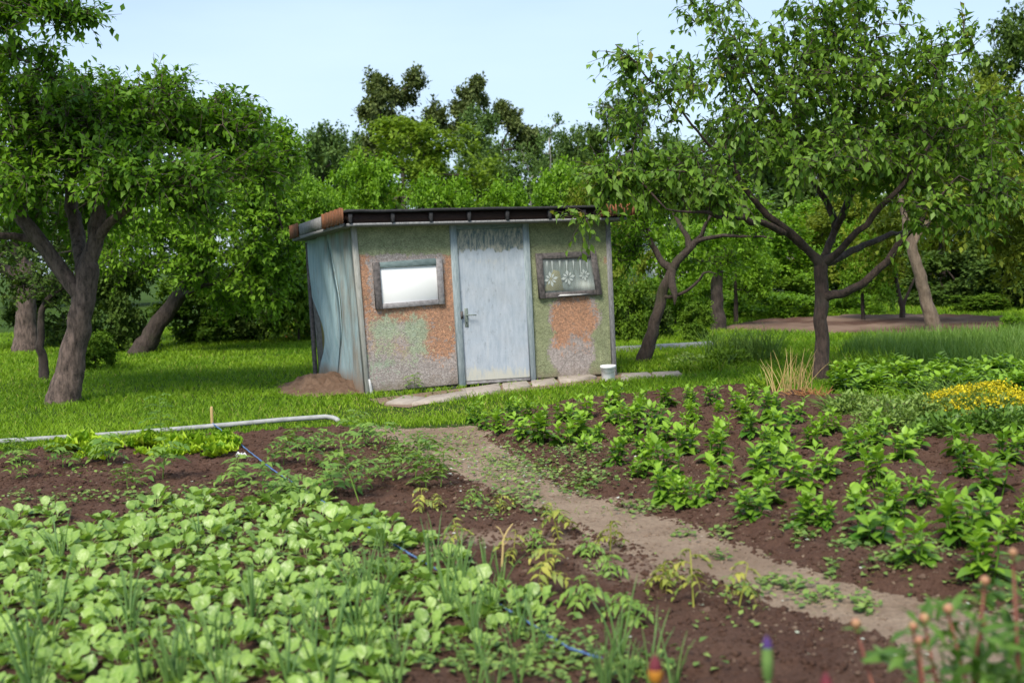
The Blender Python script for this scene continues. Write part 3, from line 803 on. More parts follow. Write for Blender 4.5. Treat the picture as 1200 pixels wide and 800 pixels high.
# earth heaped against the shed's side
mc = ground(384, 460); b = Buf(); n = 80
X, Y = np.meshgrid(np.linspace(-.75, .75, n), np.linspace(-1.3, 1.3, n))
Wm = mc[:2] + 0
ca, sa = math.cos(SHED_ANG), math.sin(SHED_ANG)
X = X - .05; Y = Y + .75
gx = mc[0] + X * ca - Y * sa; gy = mc[1] + X * sa + Y * ca
H = .19 * np.exp(-((X - .10) / .5) ** 2 - ((Y - .6) / 1.1) ** 2) * (.7 + .6 * fbm(gx, gy, 5, 71)) + (fbm(gx, gy, 9, 73) - .5) * .22 * np.exp(-((X - .10) / .55) ** 2 - ((Y - .6) / 1.1) ** 2) - .04
kk = np.arange((n - 1) * (n - 1)); a = (kk // (n - 1)) * n + kk % (n - 1)
b.add(np.stack([gx, gy, H], -1).reshape(-1, 3), np.stack([a, a + 1, a + n + 1, a + n], 1))
M['mound_soil'] = soil_material('mound_soil', (.20, .125, .085), (.30, .20, .14), (.2, .14, .11))
obj('soil_mound', mesh_of('soil_mound', b, M['mound_soil'], True, {'dry': np.zeros(n * n)}), kind='structure', label='heap of reddish earth against the blue side of the shed')

# flagstones before the shed, in a strip of bare earth
b = Buf(); pv = PAVING
cen = pv.mean(0)
b.add([[p[0], p[1], .006] for p in pv], np.array([list(range(len(pv)))[::-1]]))
paving = obj('paving', mesh_of('paving', b, M['path_soil'], False, {'dry': np.full(len(pv), .8)}), kind='structure', label='row of cracked flagstones along the front of the shed')
slabs = [[(452, 474), (480, 475), (500, 468), (474, 466)], [(482, 476), (548, 467), (548, 461), (503, 468)], [(549, 466), (588, 460), (586, 452), (540, 459)],
         [(590, 459), (622, 454), (618, 449), (588, 452)], [(624, 454), (655, 450), (650, 445), (622, 448.5)], [(657, 450), (700, 444), (690, 441), (653, 445)],
         [(727, 447), (765, 443), (760, 439), (728, 441)], [(767, 443), (800, 441), (796, 437), (763, 439)]]
for k, q in enumerate(slabs):
    p = np.array([ground(*c) for c in q]); c = p.mean(0); p = c + (p - c) * .98
    zt = .035 + .012 * ((k * 7) % 4) / 3
    b = Buf(); inn = c + (p - c) * .94
    V = [[*x[:2], zt] for x in inn] + [[*x[:2], zt - .012] for x in p] + [[*x[:2], -.02] for x in p]
    F = [[0, 1, 2, 3]] + [[i, 4 + i, 4 + (i + 1) % 4, (i + 1) % 4] for i in range(4)] + [[4 + i, 8 + i, 8 + (i + 1) % 4, 4 + (i + 1) % 4] for i in range(4)]
    b.add(V, np.array(F)); part('flagstone', b, M['slab'], paving)

# bucket
bp = ground(713, 446)
bucket = obj('bucket', None, label='small white plastic bucket by the right corner of the shed', cat='bucket', loc=bp)
b = Buf(); lathe(b, [(0, 0), (.082, 0), (.086, .008), (.098, .17), (.106, .172), (.107, .205), (.103, .208), (.098, .205), (.092, .17), (.08, .02), (0, .018)], 28); part('bucket_body', b, M['white_plastic'], bucket, True)
b = Buf(); a = np.linspace(0, math.pi, 14); tube(b, np.stack([.106 * np.cos(a), -.02 - .09 * np.sin(a), .175 - .06 * np.sin(a)], 1), .003, 5); part('handle', b, M['steel'], bucket)

# pipe edging of the vegetable bed, stake and twine
pp = [ground(x, y) for x, y in ((-260, 553), (-120, 538), (0, 524), (120, 514), (230, 505), (330, 497.5), (382, 494), (393, 493.5), (397, 495))]
pp = np.array(pp); pp[:, 2] = [.045, .045, .05, .045, .05, .055, .05, .03, .01]
d = np.r_[0, np.cumsum(np.linalg.norm(np.diff(pp, axis=0), axis=1))]; tt = np.linspace(0, d[-1], 70)
pp = np.stack([np.interp(tt, d, pp[:, k]) for k in range(3)], 1); pp[:, 2] += .012 * np.sin(tt * 1.3)
b = Buf(); tube(b, pp, .027, 10)
obj('edging_pipe', mesh_of('edging_pipe', b, M['pipe'], True), label='long pale grey pipe edging the vegetable bed beside the lawn', cat='pipe')
sp = on_px(249, 502)
b = Buf(); tube(b, [[0, 0, -.05], [0, 0, .10], [.002, 0, .22], [.002, 0, .235]], [.017, .017, .016, .010], 7)
obj('wooden_stake', mesh_of('wooden_stake', b, M['stake']), label='short wooden stake at the end of the lettuce row', cat='stake', loc=sp)
sp2 = on_px(705, 800)
p0 = sp + np.array([0, 0, .06]); p1 = sp2 + np.array([0, 0, .10])
t = np.linspace(0, 1, 60)
tw = p0 + (p1 - p0) * t[:, None]; tw[:, 2] += -.03 * np.sin(t * math.pi); tw[:, 0] += .02 * np.sin(t * 9)
mid = [on_px(330, 560), on_px(530, 682), on_px(612, 728), on_px(660, 762)]
cp = np.array([p0] + [m + np.array([0, 0, .015]) for m in mid] + [p1]); d = np.r_[0, np.cumsum(np.linalg.norm(np.diff(cp, axis=0), axis=1))]; tt = np.linspace(0, d[-1], 90)
tw = np.stack([np.interp(tt, d, cp[:, k]) for k in range(3)], 1)
gzz = gz(tw[:, 0], tw[:, 1]); tw[:, 2] = np.maximum(tw[:, 2], gzz + .012)
for _ in range(4): tw[1:-1] = (tw[:-2] + 2 * tw[1:-1] + tw[2:]) / 4
b = Buf()
tube(b, tw, .0055, 5)
ph = np.linspace(0, 220, 600); base = np.stack([np.interp(np.linspace(0, 1, 600), np.linspace(0, 1, 90), tw[:, k]) for k in range(3)], 1)
base[:, 0] += .005 * np.cos(ph); base[:, 2] += .005 * np.sin(ph); tube(b, base, .0032, 4)
obj('blue_twine', mesh_of('blue_twine', b, M['blue_twine']), label='taut blue twine stretched from the stake across the vegetable bed', cat='twine')
kp = on_px(283, 541)
b = Buf(); rng = np.random.default_rng(5)
for k in range(5):
    a = rng.uniform(0, 6.28); tube(b, [[0, 0, .05], [.03 * math.cos(a), .03 * math.sin(a), .06 + .02 * rng.random()], [.06 * math.cos(a), .05 * math.sin(a), .03 + .02 * rng.random()]], [.008, .011, .004], 5)
obj('twine_knot', mesh_of('twine_knot', b, M['white_rag']), label='pale rag knotted on the blue twine by the lettuces', cat='rag', loc=kp)
# concrete kerb behind the leaning tree
ka, kb = ground(700, 414), ground(836, 406)
dd = nrm(kb - ka); nn = np.array([-dd[1], dd[0], 0]) * .12
b = Buf()
V = [ka - nn, kb - nn, kb + nn, ka + nn]; b.add([[*v[:2], -.05] for v in V] + [[*v[:2], .09] for v in V], BOXF)
obj('kerb', mesh_of('kerb', b, M['concrete']), label='low pale concrete kerb behind the leaning tree', cat='kerb')
# house glimpsed through the trees
hp = at(885, 330, 46); hx = hp[0]
house = obj('house', None, label='white house glimpsed far behind the cherry tree', cat='house', loc=(hx, 46, 0), rz=.12)
b = Buf(); box(b, -3.4, 1.55, 0, 5, 0, 2.25); part('wall', b, M['house_wall'], house)
b = Buf(); b.add([[-3.7, -.4, 2.2], [1.85, -.4, 2.2], [1.85, 5.4, 2.2], [-3.7, 5.4, 2.2], [-3.7, 2.5, 2.75], [1.85, 2.5, 2.75]], [np.array([[0, 1, 5, 4], [2, 3, 4, 5], [3, 2, 1, 0]]), np.array([[1, 2, 5], [3, 0, 4]])]); part('roof', b, M['concrete'], house)
b = Buf(); box(b, 1.56, 1.95, -.05, .3, 0, 2.1); part('brick_pier', b, M['house_roof'], house)
for xx in (-2.6, -.4):
    b = Buf(); box(b, xx, xx + .8, -.03, .02, 1.0, 2.0); wn = part('window', b, M['dark_wood'], house)
    b = Buf(); box(b, xx + .06, xx + .74, -.045, -.032, 1.06, 1.94); part('pane', b, M['steel'], wn)

# ------------------------------------------------------------------ trees
def smooth_line(pts, rad, step=.14):
    pts = np.asarray(pts, float); rad = np.asarray(rad, float)
    d = np.r_[0, np.cumsum(np.linalg.norm(np.diff(pts, axis=0), axis=1))]
    n = max(3, int(d[-1] / step)); t = np.linspace(0, d[-1], n + 1)
    P = np.stack([np.interp(t, d, pts[:, k]) for k in range(3)], 1); R = np.interp(t, d, rad)
    for _ in range(3):
        P[1:-1] = (P[:-2] + 2 * P[1:-1] + P[2:]) / 4
    return P, R
def grow(limbs, attract, rng, tip=.004, wob=.05, expo=2.3):
    pos, par, mnr = [], [], []
    for k, (pts, rad) in enumerate(limbs):
        P, R = smooth_line(pts, rad)
        if k > 0:
            R = np.minimum(R, np.interp(np.arange(len(R)), [0, len(R) * .55, len(R) - 1], [9, R[int(len(R) * .55)], .007]))
        P[1:] += rng.normal(size=P[1:].shape) * .012
        if k == 0: prev = -1; s = 0
        else:
            prev = int(np.argmin(np.linalg.norm(np.array(pos) - P[0], axis=1))); s = 1
        for i in range(s, len(P)):
            pos.append(P[i]); par.append(prev); mnr.append(R[i]); prev = len(pos) - 1
    trunk_n = len(smooth_line(*limbs[0])[0])
    pos = np.array(pos); 
    skip = int(trunk_n * .55)
    ok = np.ones(len(pos), bool); ok[:skip] = False
    cap = len(pos) + len(attract) * 14
    PP = np.zeros((cap, 3)); PP[:len(pos)] = pos; OK = np.zeros(cap, bool); OK[:len(pos)] = ok
    n = len(pos)
    dmin = np.array([np.min(np.linalg.norm(pos[skip:] - a, axis=1)) for a in attract]) if len(attract) else []
    ends = []
    for ai in np.argsort(dmin):
        a = attract[ai]
        dd = np.linalg.norm(PP[:n] - a, axis=1) + np.where(OK[:n], 0, 50) + .5 * np.maximum(0, PP[:n, 2] - a[2])
        s = int(np.argmin(dd)); d = np.linalg.norm(PP[s] - a)
        k = int(min(12, max(1, math.ceil(d / .22))))
        side = rng.normal(size=3) * wob * d; side[2] += .04 * d
        prev = s
        for q in range(1, k + 1):
            t = q / k
            PP[n] = PP[s] * (1 - t) + a * t + side * math.sin(t * math.pi) + (rng.normal(size=3) * .012 if q < k else 0)
            OK[n] = True
            par.append(prev); mnr.append(0); prev = n; n += 1
        ends.append(prev)
    pos = PP[:n]; par = np.array(par); r = np.array(mnr)
    acc = np.zeros(n)
    for i in range(n - 1, -1, -1):
        ri = max(r[i], tip, acc[i] ** (1 / expo) if acc[i] > 0 else 0)
        if mnr[i] > 0: ri = mnr[i]
        r[i] = ri
        if par[i] >= 0: acc[par[i]] += ri ** expo
    return pos, par, r, np.array(ends, int)
def branch_mesh(buf, pos, par, r, minr=0.0):
    n = len(pos); kids = [[] for _ in range(n)]
    for i in range(n):
        if par[i] >= 0: kids[par[i]].append(i)
    stack = [(0, -1)]
    while stack:
        s, p = stack.pop()
        chain = [p] if p >= 0 else []
        cur = s
        while True:
            chain.append(cur)
            if not kids[cur]: break
            ks = sorted(kids[cur], key=lambda q: -r[q])
            for q in ks[1:]: stack.append((q, cur))
            cur = ks[0]
        if len(chain) < 2 or r[s] < minr: continue
        P = pos[chain]; R = r[chain].copy()
        if p >= 0: R[0] = min(R[0], R[1] * 1.3)
        m = R.max()
        if m > .045:
            n0 = buf.n; sd = 18 if m > .07 else 12
            d = np.r_[0, np.cumsum(np.linalg.norm(np.diff(P, axis=0), axis=1))]; tt = np.linspace(0, d[-1], max(4, int(d[-1] / .05)))
            P2 = np.stack([np.interp(tt, d, P[:, q]) for q in range(3)], 1); R2 = np.interp(tt, d, R)
            tube(buf, P2, R2, sd)
            V = buf.V[-1]; a = np.tile(np.arange(sd), len(P2)) ; zz = np.repeat(tt, sd); c = np.repeat(P2, sd, 0)
            ang = a * 2 * math.pi / sd
            k = 1 + .16 * (fbm(np.cos(ang) * 1.6 + 7, np.sin(ang) * 1.6 + zz * 1.1, 1.6, 3, 2) - .5) + .22 * (fbm(np.cos(ang) * 3 + 9, np.sin(ang) * 3 + zz * 2.2, 3.1, 8, 3) - .5)
            buf.V[-1] = c + (V - c) * k[:, None]
        else:
            tube(buf, P, R, 7 if m > .03 else 5 if m > .012 else 3)
def foliage(buf, ends_p, center, rng, tw, lf, L, size, T=LEAF5, F=LEAF5F, up=.25, outw=.5, droop=.4, twigs=None, spread=1.0, base_var=None, xs=1.0, vlo=.0, vhi=1.0):
    n = len(ends_p) * tw
    p = np.repeat(ends_p, tw, 0)
    out = nrm(p - center)
    d = nrm(rdir(rng, n) + out * outw + np.array([0, 0, up]))
    ln = L * rng.uniform(.6, 1.25, n)
    if twigs is not None:
        m = p + d * ln[:, None] * .5; e = p + d * ln[:, None] - np.array([0, 0, 1]) * (ln * .12)[:, None]
        for k in range(n):
            tube(twigs, [p[k], m[k], e[k]], [.006, .004, .002], 3, cap=False)
    t = np.tile((np.arange(lf) + .6) / lf, n)
    pk = np.repeat(p, lf, 0); dk = np.repeat(d, lf, 0); lk = np.repeat(ln, lf)
    q = pk + dk * (lk * t)[:, None] + rng.normal(size=(n * lf, 3)) * .018 * spread
    q[:, 2] -= .12 * lk * t * t
    side = rdir(rng, n * lf)
    yd = nrm(dk * .55 + side * .9 - np.array([0, 0, droop]))
    upv = nrm(rdir(rng, n * lf) * .55 + np.array([0, 0, 1.0]) + np.repeat(out, lf, 0) * .35)
    bv = np.repeat(rng.uniform(vlo, vhi, len(ends_p)) if base_var is None else base_var, tw * lf)
    var = np.clip(bv * .55 + rng.uniform(0, .45, n * lf), 0, 1)
    scatter(buf, T, F, q, yd, upv, size * rng.uniform(.65, 1.2, n * lf), var, xs)
def lobe_points(lobes, rng):
    out = []
    for c, r, n in lobes:
        d = rdir(rng, n); rad = rng.uniform(0, 1, n) ** .45
        out.append(np.asarray(c) + d * rad[:, None] * np.asarray(r))
    return np.concatenate(out)
def px_lobe(px, py, Y, rx, ry, n, rd=None):
    k = Y / FPX
    return (at(px, py, Y), (rx * k, (rd if rd else (rx + ry) / 2) * k, ry * k), n)
def make_tree(name, label, limbs, lobes, leaf, bark, seed, tw=6, lf=8, L=.34, size=.085, center=None, twig=True, minr=0.0, group=None, cat='tree', **kw):
    rng = np.random.default_rng(seed)
    att = lobe_points(lobes, rng)
    if center is None: center = att.mean(0) - np.array([0, 0, .8])
    pos, par, r, ends = grow(limbs, att, rng)
    r[:5] *= np.linspace(1.18, 1.0, 5)
    base = pos[0].copy()
    tb = Buf(); branch_mesh(tb, pos, par, r, minr)
    lb = Buf(); foliage(lb, pos[ends], center, rng, tw, lf, L, size, twigs=tb if twig else None, **kw)
    for b in (tb, lb): b.V = [v - base for v in b.V]
    root = obj(name, None, label=label, cat=cat, group=group, loc=base)
    part('trunk', tb, M[bark], root, True)
    part('crown', lb, M[leaf], root)
    return root
def pxl(pts, Y, rad):
    """limb traced in the photograph: (px, py, depth offset)"""
    P = [at(p[0], p[1], Y + (p[2] if len(p) > 2 else 0)) for p in pts]
    return (P, np.interp(np.linspace(0, 1, len(P)), np.linspace(0, 1, len(rad)), rad))
def rooted(px, py):
    return ground(px, py)

# big old apple tree on the left
Y = ground(75, 472)[1]
limbs = [pxl([(74, 478), (82, 440), (90, 400), (98, 355), (102, 318)], Y, [.20, .172, .16, .15, .14]),
         pxl([(102, 318), (110, 275), (120, 235, .1), (132, 195, .2), (155, 150, .3), (190, 115, .4)], Y, [.115, .10, .085, .06, .025]),
         pxl([(92, 345), (62, 305, -.1), (38, 275, -.2), (14, 235, -.3), (2, 195, -.3), (-12, 150, -.4), (-40, 100, -.5)], Y, [.10, .092, .082, .05]),
         pxl([(100, 325), (92, 285, .4), (84, 240, .6), (82, 190, .8), (76, 150, .9), (90, 115, 1)], Y, [.10, .09, .07, .03]),
         pxl([(118, 272), (140, 250, -.3), (175, 232, -.6), (220, 205, -.8), (260, 180, -.9)], Y, [.06, .05, .04, .02]),
         pxl([(38, 278), (10, 278, -.3), (-40, 268, -.7), (-110, 240, -1)], Y, [.05, .045, .04, .02]),
         pxl([(155, 150), (200, 140, .3), (240, 135, .5), (285, 150, .6)], Y, [.05, .04, .02]),
         pxl([(-12, 150), (-30, 70, -1), (-20, 10, -1.6), (20, 0, -1.9), (60, 8, -2.1), (96, 22, -2.2)], Y, [.05, .04, .02, .012, .008]),
         pxl([(-12, 150), (-10, 90, -.8), (8, 62, -1.2), (36, 74, -1.4), (66, 96, -1.5)], Y, [.04, .02, .012, .008])]
lobes = [px_lobe(60, 165, Y, 70, 55, 95, 110), px_lobe(140, 150, Y, 60, 45, 80, 110), px_lobe(205, 140, Y + .3, 55, 38, 60, 90), px_lobe(262, 155, Y + .6, 45, 40, 46, 80),
         px_lobe(-20, 150, Y - .2, 60, 60, 60, 110), px_lobe(-110, 170, Y, 80, 80, 50, 120), px_lobe(150, 205, Y - .9, 60, 30, 46, 60), px_lobe(220, 215, Y - .6, 50, 38, 42, 60),
         px_lobe(20, 215, Y - .9, 55, 32, 40, 60), px_lobe(60, 120, Y, 40, 25, 26, 70), px_lobe(110, 122, Y, 40, 25, 26, 70), px_lobe(188, 105, Y + .2, 8, 14, 5), px_lobe(300, 190, Y + .5, 26, 30, 18, 40),
         px_lobe(30, 245, Y + 1.2, 50, 30, 26, 60), px_lobe(110, 245, Y + 1.4, 50, 30, 24, 50),
         px_lobe(28, 12, Y - 1.9, 34, 16, 13, 30), px_lobe(62, 22, Y - 2.1, 22, 18, 11, 20), px_lobe(92, 24, Y - 2.2, 12, 14, 5, 14), px_lobe(0, 30, Y - 1.6, 12, 22, 6, 20),
         px_lobe(20, 68, Y - 1.2, 16, 10, 6, 12), px_lobe(50, 88, Y - 1.4, 18, 14, 8, 16), px_lobe(2, 95, Y - .8, 8, 28, 7, 16)]
make_tree('apple_tree', 'big old apple tree with thick forked trunk at the left', limbs, lobes, 'apple_leaf', 'bark', 11, tw=7, lf=8, L=.36, size=.104)

# leaning fruit tree behind it
Y = ground(168, 415)[1]
limbs = [pxl([(160, 420), (182, 385), (208, 350), (222, 320), (236, 280), (248, 240)], Y, [.20, .165, .14, .12, .09]),
         pxl([(236, 280), (252, 235, -.5), (270, 210, -1), (300, 205, -1.4), (318, 218, -1.5), (326, 250, -1.5)], Y, [.07, .06, .05, .03]),
         pxl([(208, 350), (235, 335, -.6), (262, 330, -1.1)], Y, [.05, .04, .02]),
         pxl([(248, 240), (240, 200), (225, 170)], Y, [.1, .06, .03]),
         pxl([(248, 240), (280, 200, .3), (310, 165, .4)], Y, [.09, .05, .02])]
lobes = [px_lobe(285, 180, Y - .6, 55, 45, 80), px_lobe(325, 190, Y - .8, 32, 28, 30), px_lobe(300, 255, Y - 1.2, 40, 50, 66), px_lobe(240, 300, Y - .8, 50, 40, 50), px_lobe(310, 320, Y - .6, 36, 36, 46),
         px_lobe(200, 260, Y - .8, 50, 60, 60), px_lobe(335, 260, Y - .8, 16, 50, 26), px_lobe(150, 290, Y + .6, 50, 50, 40), px_lobe(270, 340, Y + .5, 50, 28, 34)]
make_tree('leaning_fruit_tree', 'fruit tree leaning right behind the lawn, left of the shed', limbs, lobes, 'light_leaf', 'dark_bark', 12, tw=6, lf=9, L=.42, size=.12)

# thin dark sapling and thick far trunk on the left
Y = ground(52, 445)[1]
make_tree('sapling', 'thin dark sapling just behind the big apple trunk', [pxl([(52, 447), (48, 400), (46, 360), (60, 345), (75, 335)], Y, [.07, .06, .05, .04, .03])],
          [px_lobe(60, 335, Y, 34, 26, 22), px_lobe(20, 330, Y + .5, 30, 26, 16)], 'dark_leaf', 'dark_bark', 13, L=.3, size=.09)
Y = ground(30, 412)[1]
make_tree('old_tree', 'stout straight trunk at the far left edge of the lawn', [pxl([(30, 416), (30, 380), (32, 340), (30, 310)], Y, [.25, .215, .205, .19]), pxl([(31, 330), (10, 318), (-30, 300)], Y, [.14, .12, .08])],
          [px_lobe(20, 260, Y + .5, 80, 50, 60), px_lobe(110, 280, Y + 1.5, 60, 50, 40), px_lobe(-60, 280, Y, 70, 60, 30)], 'dark_leaf', 'bark', 14, L=.5, size=.13, tw=7)

# cherry tree on the right
Y = ground(962, 446)[1]
limbs = [pxl([(962, 452), (962, 420), (963, 385), (964, 345), (962, 308)], Y, [.098, .086, .083, .085, .083]),
         pxl([(965, 352), (985, 348, -.2), (1010, 334, -.4), (1036, 308, -.6), (1060, 280, -.8), (1092, 240, -1), (1125, 205, -1.2)], Y, [.052, .05, .045, .036, .015]),
         pxl([(960, 308), (945, 290, -.1), (922, 268, -.3), (890, 245, -.5), (868, 212, -.6), (850, 170, -.7)], Y, [.055, .048, .036, .014]),
         pxl([(935, 280), (905, 266, -.5), (870, 256, -1), (830, 250, -1.3), (780, 245, -1.5)], Y, [.045, .04, .03, .012]),
         pxl([(962, 308), (975, 280, .2), (984, 258, .3), (966, 238, .4), (948, 205, .5), (935, 150, .6), (930, 90, .7)], Y, [.05, .045, .036, .014]),
         pxl([(984, 262), (1000, 225, .3), (1008, 180, .3), (1004, 110, .3), (1000, 50, .2)], Y, [.05, .035, .015]),
         pxl([(968, 308), (1000, 278, -.3), (1035, 240, -.5), (1068, 205, -.7), (1100, 150, -.8)], Y, [.046, .036, .014]),
         pxl([(970, 308), (1005, 290, .5), (1045, 275, .9), (1090, 262, 1.2)], Y, [.05, .04, .02]),
         pxl([(868, 212), (830, 170, -.7), (790, 120, -.8), (745, 75, -.9), (722, 52, -1)], Y, [.02, .016, .01, .006]),
         pxl([(948, 205), (900, 130, .2), (860, 70, .1), (840, 20, 0)], Y, [.03, .018, .008])]
lobes = [px_lobe(960, 100, Y, 70, 60, 76, 110), px_lobe(1040, 120, Y, 70, 60, 76, 110), px_lobe(880, 160, Y - .2, 60, 50, 60, 100), px_lobe(1110, 170, Y - .3, 50, 60, 56, 90), px_lobe(800, 200, Y - .9, 50, 36, 40, 70),
         px_lobe(740, 205, Y - 1.2, 44, 30, 30, 50), px_lobe(960, 180, Y - .6, 70, 40, 56, 90), px_lobe(1040, 200, Y - .4, 60, 36, 46, 80), px_lobe(1000, 30, Y, 60, 34, 36, 70), px_lobe(860, 70, Y - .3, 40, 50, 26, 60),
         px_lobe(785, 105, Y - .8, 50, 40, 18, 40), px_lobe(742, 72, Y - .9, 24, 24, 9, 20), px_lobe(1100, 70, Y - .2, 40, 40, 26, 50), px_lobe(1150, 230, Y - 1, 30, 36, 26, 40), px_lobe(840, 228, Y - 1.1, 46, 22, 26, 40),
         px_lobe(930, 60, Y, 50, 50, 30, 60), px_lobe(840, 15, Y, 30, 22, 8), px_lobe(1150, 140, Y, 22, 40, 12, 30), px_lobe(705, 205, Y - 1.4, 16, 26, 7), px_lobe(1080, 245, Y - 1, 40, 22, 16), px_lobe(745, 140, Y - .9, 30, 30, 8),
         px_lobe(695, 258, Y - 1.5, 18, 9, 4)]
make_tree('cherry_tree', 'spreading cherry tree with a straight dark trunk behind the potato bed', limbs, lobes, 'cherry_leaf', 'cherry_bark', 21, tw=4, lf=7, L=.36, size=.112, droop=.75, up=.1)

# crooked tree right of the shed
Y = ground(757, 424)[1]
limbs = [pxl([(752, 430), (762, 395), (774, 362), (778, 335), (785, 315), (800, 298), (816, 284)], Y, [.105, .09, .08, .072, .062, .052]),
         pxl([(816, 284), (838, 276, -.2), (862, 276, -.3), (905, 280, -.4)], Y, [.035, .028, .015]),
         pxl([(812, 288), (802, 272, .1), (790, 255, .2), (780, 225, .3)], Y, [.045, .035, .02]),
         pxl([(782, 318), (770, 300, .2), (762, 275, .3), (750, 245, .4)], Y, [.055, .045, .02]),
         pxl([(776, 350), (800, 345, -.2), (818, 335, -.3), (824, 312, -.4), (838, 320, -.4)], Y, [.03, .025, .02, .01]),
         pxl([(816, 284), (832, 262, -.2), (836, 240, -.2)], Y, [.035, .03, .02]),
         pxl([(784, 320), (792, 335, -.25), (792, 355, -.3)], Y, [.05, .06, .02])]
lobes = [px_lobe(750, 255, Y + .3, 40, 36, 36), px_lobe(830, 240, Y + .4, 46, 28, 30), px_lobe(875, 262, Y, 36, 22, 18), px_lobe(730, 300, Y + .8, 26, 34, 18), px_lobe(838, 310, Y + .4, 24, 14, 8)]
make_tree('crooked_tree', 'crooked fruit tree leaning right beside the shed', limbs, lobes, 'light_leaf', 'dark_bark', 22, tw=5, lf=8, L=.34, size=.10)

# pale leaning trunk at the right
Y = ground(1095, 390)[1]
limbs = [pxl([(1096, 392), (1088, 360), (1078, 325), (1067, 288), (1062, 262)], Y, [.13, .115, .105, .095, .08]), pxl([(1067, 288), (1100, 240, .4), (1140, 190, .6)], Y, [.06, .05, .03]), pxl([(1062, 262), (1050, 200), (1060, 140)], Y, [.06, .03, .02])]
lobes = [px_lobe(1140, 230, Y + .4, 70, 50, 70), px_lobe(1170, 150, Y + .6, 50, 60, 50), px_lobe(1080, 170, Y + .5, 60, 60, 46), px_lobe(1190, 290, Y + .8, 40, 40, 34), px_lobe(1040, 270, Y + 2, 50, 40, 26)]
make_tree('pale_trunk_tree', 'tree with a bare pale trunk leaning left over the far soil bed', limbs, lobes, 'olive_leaf', 'pale_bark', 23, tw=6, lf=8, L=.5, size=.13, twig=False, minr=.01)
Y = ground(842, 388)[1]
make_tree('straight_tree', 'short straight brown trunk between the crooked tree and the cherry', [pxl([(842, 391), (840, 365), (840, 335), (842, 310)], Y, [.15, .13, .12, .10])],
          [px_lobe(845, 285, Y, 50, 34, 40), px_lobe(800, 290, Y + .5, 40, 30, 26)], 'light_leaf', 'dark_bark', 24, tw=6, lf=8, L=.45, size=.13, twig=False)
Y = ground(1057, 376)[1]
make_tree('young_tree', 'small forked young tree on the far soil bed', [pxl([(1057, 378), (1056, 355), (1050, 325), (1048, 305)], Y, [.06, .05, .04, .03]), pxl([(1057, 360), (1068, 335), (1075, 315)], Y, [.035, .03, .02])],
          [px_lobe(1055, 295, Y, 26, 22, 18)], 'shrub_leaf', 'dark_bark', 25, tw=5, lf=8, L=.4, size=.12, twig=False)

# prototypes for the trees and shrubs behind, each one metre tall about its own foot
def proto_tree(seed, leaf, bark, lobes, size, tw, lf, L, trunk_r=.03, T=LEAF4, F=LEAF4F, top=.75, lean=.02, spread=1.0, **kw):
    rng = np.random.default_rng(seed)
    att = lobe_points(lobes, rng)
    cs = np.array([l[0] for l in lobes])
    limbs = [([(0, 0, -.02), (lean * .3, 0, top * .4), (lean, .01, top * .75), (lean * 1.4, 0, top)], [trunk_r, trunk_r * .8, trunk_r * .5, trunk_r * .2])]
    # grow works in metres: build ten times larger and shrink
    S = 10.0
    limbs = [([tuple(np.array(p) * S) for p in limbs[0][0]], [r * S for r in limbs[0][1]])]
    pos, par, r, ends = grow(limbs, att * S, rng, tip=.02)
    tb = Buf(); branch_mesh(tb, pos, par, r, .03)
    lb = Buf(); foliage(lb, pos[ends], np.array([0, 0, top * .5 * S]), rng, tw, lf, L * S, size * S, T=T, F=F, spread=spread * 5, **kw)
    for b in (tb, lb): b.V = [v / S for v in b.V]
    return mesh_of('trunk', tb, M[bark], True), lb, leaf
def lob(n, seed, rx=.3, z0=.35, z1=.95, r=.16, per=9, taper=.5, flat=.7):
    rng = np.random.default_rng(seed); out = []
    for k in range(n):
        z = z0 + (z1 - z0) * (k + .5) / n; w = rx * (1 - taper * max(0, (z - .55)) / .45)
        a = rng.uniform(0, 6.28); rr = w * math.sqrt(rng.uniform(.05, 1))
        s = r * rng.uniform(.7, 1.2)
        out.append(((rr * math.cos(a), rr * math.sin(a), min(z, 1 - s * flat)), (s, s, s * flat), per))
    return out
PR = {}
def P_(key, *a, **k):
    t, lb, leaf = proto_tree(*a, **k); PR[key] = (t, mesh_of('crown', lb, M[leaf]))
P_('wood_a', 101, 'forest_leaf', 'dark_bark', lob(26, 1, .30, .25, .98, .13, 9), .026, 6, 10, .07, up=.2)
P_('wood_b', 102, 'forest_leaf', 'dark_bark', lob(22, 2, .26, .2, .98, .12, 9), .026, 6, 10, .07, lean=.05)
P_('dark_a', 103, 'dark_leaf', 'dark_bark', lob(26, 3, .28, .2, .98, .13, 9), .026, 6, 10, .07)
P_('bright_a', 104, 'bright_leaf', 'dark_bark', lob(28, 4, .34, .2, .98, .13, 9, .6), .024, 6, 10, .065)
P_('pine_a', 105, 'pine_leaf', 'dark_bark', lob(15, 5, .20, .62, .97, .07, 10, .1, .7), .022, 7, 12, .05, .018)
P_('pine_b', 106, 'pine_leaf', 'dark_bark', lob(7, 6, .13, .74, .97, .06, 9, .1, .8), .022, 7, 12, .045, .018, lean=.06)
P_('birch', 107, 'forest_leaf', 'birch_bark', lob(9, 7, .15, .4, .97, .07, 5, .4), .022, 4, 7, .06, .02)
P_('fruit_a', 108, 'light_leaf', 'dark_bark', lob(24, 8, .42, .25, .97, .16, 10, .4), .034, 6, 9, .10, top=.6)
P_('fruit_b', 109, 'light_leaf', 'dark_bark', lob(20, 9, .36, .3, .97, .15, 10, .5), .034, 6, 9, .10, top=.6)
P_('olive_a', 110, 'olive_leaf', 'dark_bark', lob(22, 10, .38, .2, .97, .15, 10, .4), .030, 6, 9, .09, top=.6)
